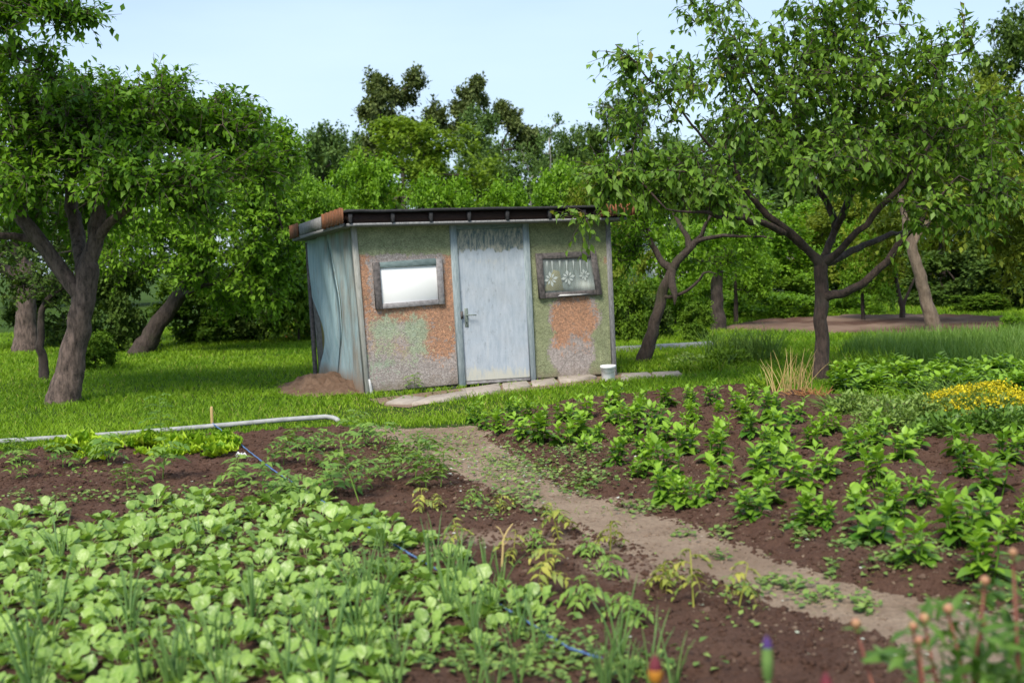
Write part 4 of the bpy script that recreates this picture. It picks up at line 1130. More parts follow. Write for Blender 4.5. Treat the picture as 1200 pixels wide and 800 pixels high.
P_('shrub_a', 111, 'shrub_leaf', 'dark_bark', lob(18, 11, .55, .15, .95, .25, 10, .2), .062, 6, 9, .16, .02, top=.5)
P_('shrub_b', 112, 'light_leaf', 'dark_bark', lob(18, 12, .6, .15, .95, .25, 10, .2), .062, 6, 9, .16, .02, top=.5)
P_('shrub_c', 113, 'dark_leaf', 'dark_bark', lob(18, 13, .55, .15, .95, .25, 10, .2), .060, 6, 9, .16, .02, top=.5)
HALF = {'wood_a': .40, 'wood_b': .36, 'dark_a': .38, 'bright_a': .44, 'pine_a': .24, 'pine_b': .16, 'birch': .22, 'fruit_a': .55, 'fruit_b': .48, 'olive_a': .5, 'shrub_a': .75, 'shrub_b': .8, 'shrub_c': .75}
_bgk = [0]
def bg_tree(kind, px, ytop, Y, wpx, name, label, group, cat='tree'):
    """tree at depth Y whose top stands at pixel (px, ytop) and whose crown is wpx pixels wide"""
    tp = at(px, ytop, Y); h = tp[2]; k = _bgk[0]; _bgk[0] += 1
    half = wpx / 2 * Y / FPX
    root = obj(name, None, label=label, cat=cat, group=group, loc=(tp[0], Y, 0))
    s = half / HALF[kind]
    root.scale = (s, s, h); root.rotation_euler = (0, 0, (k * 2.399) % 6.283)
    obj('trunk', PR[kind][0], root); obj('crown', PR[kind][1], root)
    return root
G = 'tall trees of the wood on the skyline'
for a in [('wood_a', 372, 150, 68, 120, 'woodland_tree', 'rounded woodland tree on the skyline above the left end of the roof'),
          ('wood_b', 425, 158, 75, 100, 'woodland_tree', 'woodland tree under the tall clumped pine on the skyline'),
          ('pine_a', 466, 84, 70, 105, 'pine_tree', 'tall pine with ragged dark clumps above the middle of the roof'),
          ('pine_b', 541, 94, 72, 62, 'pine_tree', 'narrow dark clumped treetop right of the tallest pine'),
          ('pine_b', 602, 120, 74, 60, 'pine_tree', 'small leaning dark treetop above the door'),
          ('bright_a', 495, 138, 55, 235, 'broadleaf_tree', 'bright yellow green broad tree behind the roof'),
          ('wood_b', 560, 128, 66, 90, 'woodland_tree', 'fresh green woodland tree between the pines'),
          ('wood_a', 590, 190, 62, 110, 'woodland_tree', 'dark rounded tree behind the roof beside the bright one'),
          ('birch', 640, 130, 62, 60, 'birch_tree', 'slim birch with pale stem on the skyline'),
          ('birch', 622, 165, 63, 46, 'birch_tree', 'short pale stemmed birch left of the slim one'),
          ('wood_b', 672, 150, 70, 90, 'woodland_tree', 'woodland tree behind the birches'),
          ('dark_a', 724, 118, 60, 120, 'dark_tree', 'dark dense tree on the skyline left of the cherry'),
          ('wood_a', 800, 160, 66, 140, 'woodland_tree', 'woodland tree half hidden behind the left of the cherry crown'),
          ('wood_b', 900, 170, 64, 140, 'woodland_tree', 'woodland tree wholly behind the middle of the cherry crown'),
          ('dark_a', 1000, 160, 62, 150, 'dark_tree', 'dark tree behind the right of the cherry crown'),
          ('wood_a', 1090, 110, 56, 140, 'woodland_tree', 'woodland tree behind the right edge of the cherry crown'),
          ('dark_a', 1192, 18, 46, 150, 'dark_tree', 'tall dark tree rising at the top right corner'),
          ('olive_a', 1150, 90, 34, 110, 'yellowish_tree', 'yellowish tree in front of the tall dark one at the right edge'),
          ('wood_a', 320, 190, 70, 110, 'woodland_tree', 'woodland tree just left of the roof on the skyline'),
          ('wood_b', 240, 190, 60, 150, 'woodland_tree', 'woodland tree behind the leaning fruit tree'),
          ('dark_a', 130, 200, 55, 170, 'dark_tree', 'dark tree behind the big apple crown'),
          ('wood_a', 10, 190, 58, 180, 'woodland_tree', 'woodland tree at the far left behind the apple tree')]:
    bg_tree(*a, group=G)
for k, px in enumerate(range(335, 740, 58)):
    bg_tree('wood_a' if k % 2 else 'wood_b', px, 172 - 9 * (k % 3), 84, 120, 'woodland_tree', 'farthest haze-tinted woodland tree, %s from the left above the roof line' % nth(k), G)
for a in [('wood_a', 770, 178, 52, 150, 'woodland_tree', 'woodland tree between the dark skyline tree and the cherry'), ('wood_b', 860, 150, 50, 190, 'woodland_tree', 'tall woodland tree behind the cherry crown, left half'),
          ('wood_a', 955, 140, 52, 190, 'woodland_tree', 'tall woodland tree right behind the cherry trunk'), ('wood_b', 1050, 140, 50, 190, 'woodland_tree', 'tall woodland tree behind the cherry crown, right half'),
          ('dark_a', 1140, 120, 48, 170, 'dark_tree', 'dark woodland tree behind the pale leaning trunk')]:
    bg_tree(*a, group=G)
G = 'fruit trees growing behind the shed'
for a in [('fruit_b', 830, 225, 42, 150, 'fruit_tree', 'far fruit tree left of the white house'), ('fruit_a', 940, 240, 42, 150, 'fruit_tree', 'far fruit tree right behind the white house wall'),
          ('olive_a', 1030, 220, 44, 170, 'fruit_tree', 'far olive green tree behind the small forked tree'), ('fruit_b', 860, 262, 27, 90, 'fruit_tree', 'fruit tree behind the short straight trunk'),
          ('fruit_a', 1010, 262, 26, 90, 'fruit_tree', 'fruit tree just right of the cherry trunk, beyond the bed'),
          ('fruit_a', 372, 212, 27, 120, 'fruit_tree', 'light green fruit tree behind the left corner of the roof'),
          ('fruit_b', 428, 186, 30, 120, 'fruit_tree', 'tallest light green fruit tree behind the roof'),
          ('fruit_a', 515, 208, 28, 130, 'fruit_tree', 'light green fruit tree behind the middle of the roof'),
          ('fruit_b', 590, 216, 29, 120, 'fruit_tree', 'light green fruit tree behind the roof above the door'),
          ('fruit_a', 650, 196, 27, 130, 'fruit_tree', 'light green fruit tree behind the right end of the roof'),
          ('olive_a', 715, 195, 26, 110, 'fruit_tree', 'olive green fruit tree between the shed and the cherry'),
          ('fruit_b', 770, 210, 29, 110, 'fruit_tree', 'fruit tree behind the crooked tree'),
          ('fruit_a', 890, 250, 34, 150, 'fruit_tree', 'fruit tree before the white house'),
          ('olive_a', 980, 235, 36, 150, 'fruit_tree', 'olive green fruit tree behind the cherry trunk'),
          ('olive_a', 1105, 220, 33, 170, 'fruit_tree', 'olive green tree behind the pale leaning trunk'),
          ('dark_a', 1180, 200, 30, 150, 'dark_tree', 'dark low tree at the right edge behind the soil bed')]:
    bg_tree(*a, group=G)
G = 'shrubs along the back of the gardens'
for a in [('shrub_c', 125, 318, 24.5, 110, 'shrub', 'dark shrub between the big apple trunk and the leaning tree'),
          ('shrub_a', 110, 390, 20.5, 70, 'shrub', 'low shrub at the foot of the big apple trunk'),
          ('shrub_c', 70, 330, 28, 130, 'shrub', 'dark shrub behind the thin sapling'),
          ('shrub_a', 235, 330, 26.5, 130, 'shrub', 'leafy shrub behind the leaning trunk'),
          ('shrub_c', 285, 310, 27, 150, 'shrub', 'dark shrub at the back of the lawn'),
          ('shrub_a', 345, 290, 26, 110, 'shrub', 'shrub at the back of the lawn beside the shed'),
          ('shrub_c', 395, 300, 29, 140, 'shrub', 'dark shrub hidden behind the shed'),
          ('shrub_a', 735, 330, 22.5, 70, 'shrub', 'leafy shrub just right of the shed wall'),
          ('shrub_c', 750, 345, 23.5, 80, 'shrub', 'dark shrub behind the crooked trunk'),
          ('shrub_a', 815, 355, 22, 54, 'shrub', 'rounded shrub between the crooked and straight trunks'),
          ('shrub_b', 790, 325, 27, 90, 'shrub', 'light green shrub behind the crooked tree'),
          ('shrub_b', 880, 342, 29, 90, 'shrub', 'light green currant bush left of the cherry trunk'),
          ('shrub_a', 910, 325, 33, 110, 'shrub', 'shrub in front of the white house wall'),
          ('shrub_b', 930, 345, 28, 90, 'shrub', 'light green currant bush just behind the cherry trunk'),
          ('shrub_b', 1005, 345, 29, 90, 'shrub', 'light green currant bush right of the cherry trunk'),
          ('shrub_a', 985, 310, 36, 130, 'shrub', 'tall shrub behind the currant bushes'),
          ('shrub_b', 1060, 330, 36, 120, 'shrub', 'light shrub behind the small forked tree'),
          ('shrub_c', 1120, 295, 31, 140, 'shrub', 'dark shrub behind the pale leaning trunk'),
          ('shrub_c', 1190, 300, 29, 130, 'shrub', 'dark shrub at the right edge'),
          ('shrub_a', 1150, 345, 28, 90, 'shrub', 'low shrub at the back edge of the far soil bed'),
          ('shrub_a', 860, 300, 40, 120, 'shrub', 'tall shrub left of the white house'),
          ('shrub_b', 1190, 370, 21.5, 50, 'shrub', 'low trimmed bush at the right edge of the far soil bed')]:
    bg_tree(*a, group=G, cat='shrub')

# ------------------------------------------------------------------ crops
OVATE = leaf_grid([(0, .012), (.12, .13), (.32, .25), (.55, .24), (.78, .14), (1, .0)], droop=.30, fold=.16, wave=.10, rise=.1)
ROUND = leaf_grid([(0, .012), (.38, .014), (.48, .15), (.62, .25), (.78, .27), (.9, .20), (1, .04)], droop=.42, fold=.10, wave=.22, rise=.28)
RUFFLE = leaf_grid([(0, .06), (.2, .2), (.45, .36), (.7, .44), (.9, .36), (1, .18)], droop=-.10, fold=.22, wave=.8, rise=.1)
FERN = leaf_grid([(0, .01), (.3, .17), (.6, .13), (1, .0)], droop=.5, fold=.1, rise=.15)
def potato_proto(seed):
    rng = np.random.default_rng(seed); b = Buf()
    ns = rng.integers(4, 7)
    for s in range(ns):
        a = rng.uniform(0, 6.28); r = rng.uniform(.0, .06); h = rng.uniform(.16, .29)
        lean = np.array([math.cos(a), math.sin(a), 0])
        base = lean * r; top = lean * (r + h * rng.uniform(.12, .4)) + np.array([0, 0, h])
        mid = (base + top) / 2 + lean * .02
        tube(b, [base - np.array([0, 0, .06]), mid, top], [.007, .006, .004], 5, .25)
        nl = rng.integers(10, 14); t = np.linspace(.25, 1, nl); ang = a + np.arange(nl) * 2.4 + rng.uniform(-.3, .3, nl)
        pos = base + (top - base) * t[:, None]
        el = -.2 + 1.15 * t ** 2 + rng.uniform(-.2, .2, nl)
        yd = np.stack([np.cos(ang) * np.cos(el), np.sin(ang) * np.cos(el), np.sin(el)], 1)
        sz = rng.uniform(.085, .125, nl) * np.where(t > .85, .85, 1)
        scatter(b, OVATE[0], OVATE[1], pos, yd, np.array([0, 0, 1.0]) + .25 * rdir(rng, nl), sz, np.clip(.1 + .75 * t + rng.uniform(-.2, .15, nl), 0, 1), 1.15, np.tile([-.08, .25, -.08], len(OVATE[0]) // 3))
    nl = 5; ang = rng.uniform(0, 6.28, nl)        # broad low leaves lying outwards
    yd = np.stack([np.cos(ang), np.sin(ang), rng.uniform(-.3, .1, nl)], 1)
    pos = yd * .03 + np.array([0, 0, .06])
    scatter(b, OVATE[0], OVATE[1], pos, yd, np.array([0, 0, 1.0]) + .1 * rdir(rng, nl), rng.uniform(.14, .19, nl), rng.uniform(.1, .5, nl), 1.25)
    return mesh_of('potato_plant', b, M['potato_leaf'], True)
def radish_proto(seed, n=17, sz=(.075, .15)):
    rng = np.random.default_rng(seed); b = Buf()
    ang = np.arange(n) * 2.4 + rng.uniform(-.4, .4, n); el = rng.uniform(.2, 1.15, n)
    yd = np.stack([np.cos(ang) * np.cos(el), np.sin(ang) * np.cos(el), np.sin(el)], 1)
    pos = np.stack([np.cos(ang) * .03, np.sin(ang) * .03, np.full(n, -.003)], 1)
    scatter(b, ROUND[0], ROUND[1], pos, yd, np.array([0, 0, 1.0]) + .35 * rdir(rng, n), rng.uniform(*sz, n), rng.uniform(.1, .85, n), rng.uniform(.85, 1.15), np.tile([-.12, .4, -.12], len(ROUND[0]) // 3))
    return mesh_of('radish_plant', b, M['radish_leaf'], True)
def onion_proto(seed):
    rng = np.random.default_rng(seed); b = Buf()
    for k in range(rng.integers(5, 9)):
        a = rng.uniform(0, 6.28); ln = rng.uniform(.2, .38); tl = rng.uniform(.05, .35); bd = rng.uniform(0, .25)
        d = np.array([math.cos(a), math.sin(a), 0]); t = np.linspace(0, 1, 6)[:, None]
        P = d * (.008 + ln * (tl * t + bd * t ** 3)) + np.array([0, 0, 1]) * ln * (t - .3 * bd * t ** 3) - np.array([0, 0, .02])
        tube(b, P, [.0045, .0055, .005, .004, .003, .0008], 5, rng.uniform(0, 1))
    return mesh_of('onion_plant', b, M['onion_leaf'], True)
def lettuce_proto(seed):
    rng = np.random.default_rng(seed); b = Buf(); n = 16
    ang = np.arange(n) * 2.4 + rng.uniform(-.2, .2, n); el = np.linspace(.15, 1.25, n) + rng.uniform(-.1, .1, n)
    yd = np.stack([np.cos(ang) * np.cos(el), np.sin(ang) * np.cos(el), np.sin(el)], 1)
    pos = np.stack([np.cos(ang) * .012, np.sin(ang) * .012, np.linspace(0, .03, n)], 1)
    scatter(b, RUFFLE[0], RUFFLE[1], pos, yd, np.array([0, 0, 1.0]) + .2 * rdir(rng, n), np.linspace(.15, .10, n) * rng.uniform(.85, 1.15, n), rng.uniform(0, 1, n))
    return mesh_of('lettuce', b, M['lettuce_leaf'], True)
def seedling_proto(seed, h, mat, nl=7, lsz=.14, stem_r=.005, droop=.2, name='seedling'):
    """single stem with drooping compound leaves"""
    rng = np.random.default_rng(seed); b = Buf()
    a = rng.uniform(0, 6.28); lean = np.array([math.cos(a), math.sin(a), 0]) * h * rng.uniform(.05, .3)
    top = lean + np.array([0, 0, h])
    tube(b, [[0, 0, -.03], top * .5 + lean * .1, top], [stem_r, stem_r * .8, stem_r * .5], 5, .75)
    for k in range(nl):
        t = .35 + .65 * k / (nl - 1); p0 = top * t; a2 = k * 2.4 + rng.uniform(-.5, .5); L1 = lsz * rng.uniform(.7, 1.2)
        d = np.array([math.cos(a2), math.sin(a2), .35 + .5 * t]); d /= np.linalg.norm(d)
        s = np.linspace(0, 1, 5)[:, None]
        R_ = p0 + d * L1 * s - np.array([0, 0, 1]) * L1 * (droop + .5) * s ** 2
        tube(b, R_, [.003, .0028, .0025, .002, .001], 3, .6)
        m = 8; q = np.repeat(R_[1:], 2, 0); sd = np.cross(d, [0, 0, 1]); sg = np.tile([1, -1], 4)
        yd = sd[None] * sg[:, None] * 1.0 + d[None] * .5 - np.array([0, 0, droop])
        scatter(b, FERN[0], FERN[1], q, yd, np.array([0, 0, 1.0]) + .4 * rdir(rng, m), L1 * rng.uniform(.3, .5, m), np.clip(rng.uniform(0, 1, m), 0, 1), 1.3)
    return mesh_of(name, b, M[mat], True)
def weed_proto(seed, n=22, h=.06):
    rng = np.random.default_rng(seed); b = Buf()
    r = rng.uniform(0, .09, n); a = rng.uniform(0, 6.28, n)
    pos = np.stack([r * np.cos(a), r * np.sin(a), rng.uniform(.005, h, n)], 1)
    yd = np.stack([np.cos(a), np.sin(a), rng.uniform(-.2, .9, n)], 1) + .5 * rdir(rng, n)
    scatter(b, LEAF5, LEAF5F, pos, yd, np.array([0, 0, 1.0]) + .3 * rdir(rng, n), rng.uniform(.025, .055, n), rng.uniform(0, 1, n), 1.4)
    return mesh_of('weed', b, M['weed_leaf'])
def put(name, me, p, s, rz, label, cat, group, tilt=0.0):
    o = obj(name, me, None, label, cat, group, loc=p)
    o.scale = (s, s, s) if np.isscalar(s) else s
    o.rotation_euler = (tilt * math.sin(rz * 3), tilt * math.cos(rz * 5), rz)
    return o
rng = np.random.default_rng(77)
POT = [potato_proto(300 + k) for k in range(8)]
POTATO_PX = [(556, 492), (571, 500), (588, 503), (612, 509), (602, 489), (622, 486), (637, 513), (636, 499), (658, 488), (661, 521), (680, 506), (684, 487), (687, 533), (702, 512), (720, 543), (720, 477), (718, 495), (732, 517),
             (742, 499), (750, 562), (753, 534), (750, 473), (784, 472), (810, 472), (748, 484), (773, 498), (814, 488), (836, 470), (844, 488), (868, 478), (884, 470), (760, 546), (776, 516), (808, 506), (800, 531), (844, 512), (840, 540),
             (879, 508), (880, 494), (906, 488), (932, 488), (917, 506), (896, 526), (920, 546), (953, 522), (786, 556), (802, 592), (780, 586), (826, 588), (846, 570), (893, 560), (884, 606), (897, 588), (941, 570), (940, 618), (962, 508),
             (979, 502), (1014, 536), (997, 526), (1029, 518), (1058, 542), (1072, 520), (1032, 566), (965, 614), (1082, 584), (1126, 528), (1131, 558), (1162, 574), (1180, 542), (1196, 530), (1002, 598), (1046, 612), (1019, 632), (1075, 655),
             (1128, 632), (1146, 624), (1157, 676), (1200, 610), (1188, 634), (1230, 560), (1240, 640), (1260, 600), (1225, 590), (968, 560)]
small = {(1002, 598), (1188, 634), (965, 614), (702, 512), (720, 543), (571, 500)}
rows = {}
for k, (px, py) in enumerate(POTATO_PX):
    p = on_px(px, py + 3)
    s = rng.uniform(.58, .9) * (.75 if (px, py) in small else 1)
    row = int(max(0, sdf(PATH, p[0], p[1]) / .62)); rows.setdefault(row, []).append((px, p, s, k, (px, py) in small))
RN = ['row along the path', 'second row from the path', 'third row from the path', 'fourth row from the path', 'fifth row from the path', 'sixth row from the path', 'seventh row from the path']
for row, L_ in rows.items():
    for i, (px, p, s, k, sm) in enumerate(sorted(L_, key=lambda q: q[0])):
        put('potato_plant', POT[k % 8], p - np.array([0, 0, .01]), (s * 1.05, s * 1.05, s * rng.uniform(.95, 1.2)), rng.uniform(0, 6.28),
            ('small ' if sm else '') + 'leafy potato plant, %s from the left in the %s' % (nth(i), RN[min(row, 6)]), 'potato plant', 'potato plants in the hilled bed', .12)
# a further low leafy row beyond the perennials
for k in range(51):
    px = 985 + (k % 17) * 14 + rng.uniform(-4, 4); py = (439, 448, 459)[k // 17] + rng.uniform(-2, 2) + (px - 985) * .002
    s = rng.uniform(.8, 1.1)
    put('leafy_crop', POT[(k * 3) % 8], ground(px, py + 2), (s * 1.15, s * 1.15, s * .85), rng.uniform(0, 6.28), 'low leafy crop plant, %s from the left in the %s row behind the yellow flowers' % (nth(k % 17), ('far', 'middle', 'near')[k // 17]), 'crop plant', 'low crop rows behind the yellow flowers', .1)

RAD = [radish_proto(400 + k) for k in range(8)]
def fill(poly_px, spacing, seed, tries=6000):
    poly = gpoly(poly_px); r = np.random.default_rng(seed); pts = []
    lo, hi = poly.min(0), poly.max(0)
    C = r.uniform(lo, hi, (tries, 2)); C = C[sdf(poly, C[:, 0], C[:, 1]) < 0]
    for c in C:
        if all((c[0] - q[0]) ** 2 + (c[1] - q[1]) ** 2 > spacing ** 2 for q in pts): pts.append(c)
    return np.array(pts)
def visible(p, m=30):
    q, w = project(np.array(p)); return -m < q[0][0] < 1200 + m and q[0][1] < 800 + 60
UP = [(-60, 616), (60, 612), (100, 618), (150, 614), (175, 598), (240, 592), (300, 594), (335, 580), (375, 582), (385, 602), (435, 608), (478, 634), (470, 652), (385, 672), (250, 684), (80, 686), (-60, 694)]
LOW = [(-60, 696), (230, 692), (360, 690), (440, 672), (540, 668), (575, 700), (640, 705), (615, 740), (545, 765), (470, 790), (430, 850), (-60, 850)]
bare = gpoly([(75, 622), (100, 612), (110, 625), (85, 632)]); bare2 = gpoly([(400, 660), (440, 650), (470, 662), (420, 684), (370, 690), (350, 680)])
k = 0
for poly, sp_, smin, smax, where in ((UP, .15, .72, 1.05, 'of the back block'), (LOW, .13, .62, .92, 'of the onion block')):
    found = []
    for c in fill(poly, sp_, 7 + k):
        z = float(gz(c[0], c[1]))
        if sdf(bare, c[0], c[1]) < 0 or sdf(bare2, c[0], c[1]) < 0 or not visible([[c[0], c[1], z]]): continue
        q, _ = project(np.array([[c[0], c[1], z]]))
        found.append((c, z, q[0][0], int((c[1] - 3) / .42)))
    lines = sorted({f[3] for f in found})
    for li in lines:
        for i, (c, z, px, _l) in enumerate(sorted([f for f in found if f[3] == li], key=lambda f: f[2])):
            put('radish_plant', RAD[k % 8], (c[0], c[1], z), rng.uniform(smin, smax) * (1.18 if rng.random() < .3 else .92), rng.uniform(0, 6.28),
                'broad-leaved radish plant, %s from the left in the %s line %s' % (nth(i), nth(lines.index(li)), where), 'radish plant', 'radish plants on the left bed', .18)
            k += 1
print('radish', k)
# the large radish rosettes that stand out
for px, py, s, lab in ((355, 580, 1.25, 'large pale radish rosette standing apart at the blue twine'), (455, 640, 1.3, 'large pale radish rosette at the right end of the dense block'), (490, 640, 1.0, 'radish plant with rusty spots nearest the bare strip'),
                       (70, 790, 1.2, 'radish plant at the bottom edge of the bed'), (590, 715, 1.0, 'lone radish plant just left of the bright twine'), (565, 765, .8, 'small radish plant by the bare patch at the twine')):
    put('radish_plant', RAD[int(px) % 8], on_px(px, py), s, px * .7, lab, 'radish plant', 'radish plants on the left bed')
ONI = [onion_proto(500 + k) for k in range(7)]
k = 0
ONION_PX = [(rng.uniform(-20, 470), rng.uniform(705, 830)) for _ in range(26)] + [(rng.uniform(400, 575), rng.uniform(672, 760)) for _ in range(13)] + [(rng.uniform(540, 760), rng.uniform(760, 840)) for _ in range(9)] + \
           [(512, 655), (528, 668), (588, 690), (553, 745), (604, 752), (612, 745), (525, 720), (575, 720), (448, 648), (570, 680), (790, 815), (762, 800), (725, 770), (235, 640), (70, 660)]
BAND = lambda py: 0 if py < 715 else 1 if py < 755 else 2 if py < 795 else 3
for bi in range(4):
    for i, (px, py) in enumerate(sorted([q for q in ONION_PX if BAND(q[1]) == bi])):
        put('onion_plant', ONI[k % 7], on_px(px, py), rng.uniform(.65, 1.0), rng.uniform(0, 6.28), 'upright green onion plant, %s from the left in the %s' % (nth(i), ('rearmost onion row', 'second onion row', 'third onion row', 'onion row at the bottom edge')[bi]),
            'onion plant', 'onion plants in the front rows', .1)
        k += 1
LET = [lettuce_proto(520 + k) for k in range(5)]
k = 0
for i in range(20):
    for row in range(2):
        px = 62 + i * 11 + rng.uniform(-6, 6); py = 527 - (px - 62) * .018 + row * 9 + rng.uniform(-4, 4)
        if rng.random() < .15: continue
        if row == 1 and not (90 < px < 130 or 165 < px < 275): continue
        put('lettuce', LET[k % 5], on_px(px, py), rng.uniform(.5, 1.1) * (1.05 if row == 0 else .9), rng.uniform(0, 6.28), 'bright yellow green lettuce, %s from the left in the %s row by the pipe' % (nth(i), 'back' if row == 0 else 'front'), 'lettuce', 'lettuces along the pipe')
        k += 1
SEE = [seedling_proto(540 + k, h, 'seedling_leaf', nl=9, lsz=.17) for k, h in enumerate((.22, .28, .18, .25))]
TALL = seedling_proto(550, .42, 'seedling_leaf', nl=8, lsz=.18)
SEED_PX = [(380, 526), (448, 562), (456, 527), (486, 562), (516, 570), (332, 543), (396, 550), (396, 578), (428, 522), (414, 510), (438, 574), (494, 527), (350, 528), (470, 545), (360, 548), (500, 548),
                              (28, 560), (75, 548), (20, 545), (275, 566), (190, 562), (130, 545), (310, 585), (345, 590), (150, 575), (500, 575)]
PATCH = lambda px: 'near the start of the path' if px > 420 else 'just inside the end of the pipe' if px > 320 else 'in front of the lettuces'
cnt = {}
for k, (px, py) in enumerate(sorted(SEED_PX)):
    w = PATCH(px); cnt[w] = cnt.get(w, -1) + 1
    put('seedling', SEE[k % 4], on_px(px, py), rng.uniform(.75, 1.1), rng.uniform(0, 6.28), 'feathery green seedling, %s from the left %s' % (nth(cnt[w]), w), 'seedling', 'feathery seedlings on the back of the left bed', .2)
put('seedling', TALL, on_px(421, 585), 1.05, 1.0, 'tallest leggy seedling on a bare pale stem, behind the radish block', 'seedling', None)
WIL = [seedling_proto(560 + k, h, 'wilt_leaf', nl=6, lsz=.12, droop=.5, name='wilted_seedling') for k, h in enumerate((.18, .14, .22))]
WIL.append(seedling_proto(565, .12, 'seedling_leaf', nl=6, lsz=.12, droop=.5, name='wilted_seedling'))
for k, (px, py, s, lab) in enumerate([(541, 640, .9, 'yellowing seedling left of the pale bare stalk'), (655, 630, 1.15, 'yellowing seedling on the ridge by the path'), (624, 642, .9, 'green wilted seedling just right of the pale stalk'), (714, 645, 1.1, 'orange tinged wilted seedling at the path edge'),
                                  (649, 664, .7, 'tiny yellow seedling in the middle of the bare soil'), (687, 710, 1.2, 'drooping seedling right of the onions'), (735, 730, 1.1, 'drooping green seedling alone on the near soil'), (643, 695, 1.1, 'pale wilted seedling beside the last onions'),
                                  (710, 676, 1.0, 'wilted seedling near the pale trodden spur'), (790, 690, .9, 'sprawling wilted seedling at the path'), (812, 705, 1.1, 'upright wilted seedling beside the path'), (866, 710, .9, 'wilted seedling farthest right on the near soil'),
                                  (497, 600, .8, 'thin yellow seedling behind the bare strip'), (512, 598, .6, 'small yellow leaved seedling left of the path'), (585, 600, .8, 'yellow tipped seedling at the bend of the path'), (552, 590, .8, 'spindly seedling at the left path edge'),
                                  (690, 650, .8, 'wilted seedling below the ridge'), (775, 690, .9, 'limp seedling on the trodden spur'), (600, 660, .8, 'limp seedling at the foot of the pale stalk')]):
    put('wilted_seedling', WIL[(0, 0, 3, 1, 0, 3, 3, 2, 3, 1, 2, 2, 2, 0, 1, 3, 3, 1, 2)[k]], on_px(px, py), s, rng.uniform(0, 6.28), lab, 'seedling', 'wilted seedlings on the bare soil', .25)
# pale bare stalk
b = Buf()
pth = np.array([[0, 0, -.02], [.01, 0, .08], [.015, 0, .16], [.045, .01, .22], [.085, .01, .27]])
tube(b, pth, [.009, .008, .008, .006, .003], 6, .9); tube(b, [[.02, 0, .18], [-.005, -.01, .24], [-.03, -.01, .26]], [.005, .004, .002], 5, .9); tube(b, [[.012, 0, .12], [.04, -.02, .15]], [.004, .002], 5, .9)
obj('dry_stalk', mesh_of('dry_stalk', b, M['straw'], True), label='bare pale branching stalk standing in the dark soil', cat='stalk', loc=on_px(588, 660)).scale = (.8, .8, .8)
# tall fluffy weed by the lettuces
tb = seedling_proto(570, .48, 'seedling_leaf', nl=14, lsz=.15, droop=.1)
put('tall_weed', tb, on_px(190, 524), 1.0, .4, 'tall wispy weed growing out of the lettuce row', 'weed', None)
put('weed', SEE[1], ground(434, 467), .8, .4, 'leafy weed against the foot of the left stucco panel', 'weed', None)
o = [x for x in bpy.data.objects if x.name.startswith('weed')][-1]; o.location = tuple(A_ + SDX * .62 - SDY * .12)

# ------------------------------------------------------------------ perennials on the right
def dome_plant(name, label, px, py, wpx, hpx, leaf, size, n, cat, flowers=None, group=None, seed=1, blade=False, xs=1.0, depth=.8, nf=0, fs=.035):
    rng = np.random.default_rng(seed); p = ground(px, py); k = p[1] / FPX
    rx, h, ry = wpx / 2 * k, hpx * k, wpx / 2 * k * depth
    root = obj(name, None, label=label, cat=cat, group=group, loc=p)
    b = Buf(); d = rdir(rng, n); d[:, 2] = abs(d[:, 2])
    rad = rng.uniform(.25, 1, n) ** .5 * (.85 + .3 * vnoise(d[:, 0] * 3 + 5, d[:, 1] * 3 + 5, 1.5, seed))
    pos = d * rad[:, None] * np.array([rx, ry, h])
    yd = d + .8 * rdir(rng, n); 
    scatter(b, LEAF5, LEAF5F, pos, yd, np.array([0, 0, 1.0]) + .5 * rdir(rng, n) + d * .3, size * rng.uniform(.6, 1.2, n), np.clip(rng.uniform(0, 1, n) * .6 + .4 * rad, 0, 1), xs)
    part('foliage', b, M[leaf], root)
    sb = Buf()
    for q in range(12):
        a = rng.uniform(0, 6.28); tube(sb, [[0, 0, -.03], [rx * .4 * math.cos(a), ry * .4 * math.sin(a), h * .6]], [.006, .003], 4)
    part('stem', sb, M['green_stem'], root)
    if flowers:
        fb = Buf(); m = nf; d = rdir(rng, m); d[:, 2] = abs(d[:, 2]) * 1.2 + .15; d = nrm(d)
        lum = .85 + .55 * vnoise(d[:, 0] * 3 + 5, d[:, 1] * 3 + 5, 2.0, seed + 1)
        pos = d * lum[:, None] * np.array([rx, ry, h]) + rng.normal(size=(m, 3)) * .012
        scatter(fb, LEAF4, LEAF4F, pos, rdir(rng, m) + np.array([0, 0, .3]), np.array([0, 0, 1.0]) + .7 * rdir(rng, m), fs * rng.uniform(.6, 1.3, m), rng.uniform(0, 1, m), 1.1)
        part('flowers', fb, M[flowers], root)['kind'] = 'stuff'
    return root
dome_plant('yellow_flower_clump', 'wide clump of bright yellow flowers at the right edge', 1150, 494, 150, 36, 'weed_leaf', .05, 1800, 'flowers', 'yellow_flower', seed=3, nf=3600, depth=.5, fs=.024)
dome_plant('yellow_flower_clump', 'smaller pale yellow flower patch at the left of the yellow clump', 1098, 496, 46, 16, 'weed_leaf', .045, 500, 'flowers', 'yellow_flower', seed=4, nf=500, fs=.024)
G = 'low green perennials in front of the yellow flowers'
for k, (px, py, w, h, lab) in enumerate([(1040, 514, 95, 46, 'pale green leafy perennial left of the yellow flowers'), (1000, 496, 66, 34, 'leafy perennial beside the grassy tuft'), (1110, 522, 104, 38, 'dark based perennial right under the yellow flowers'),
                                         (1170, 520, 96, 42, 'leafy perennial at the right edge below the yellow flowers'), (1230, 515, 90, 48, 'leafy perennial cut by the right edge'), (1075, 505, 66, 40, 'pale perennial tucked against the yellow flowers')]):
    dome_plant('perennial', lab, px, py, w, h, 'weed_leaf' if k in (0, 1, 5) else 'peony_leaf', (.05 if k in (0, 1, 5) else .065), 2000, 'plant', group=G, seed=10 + k)
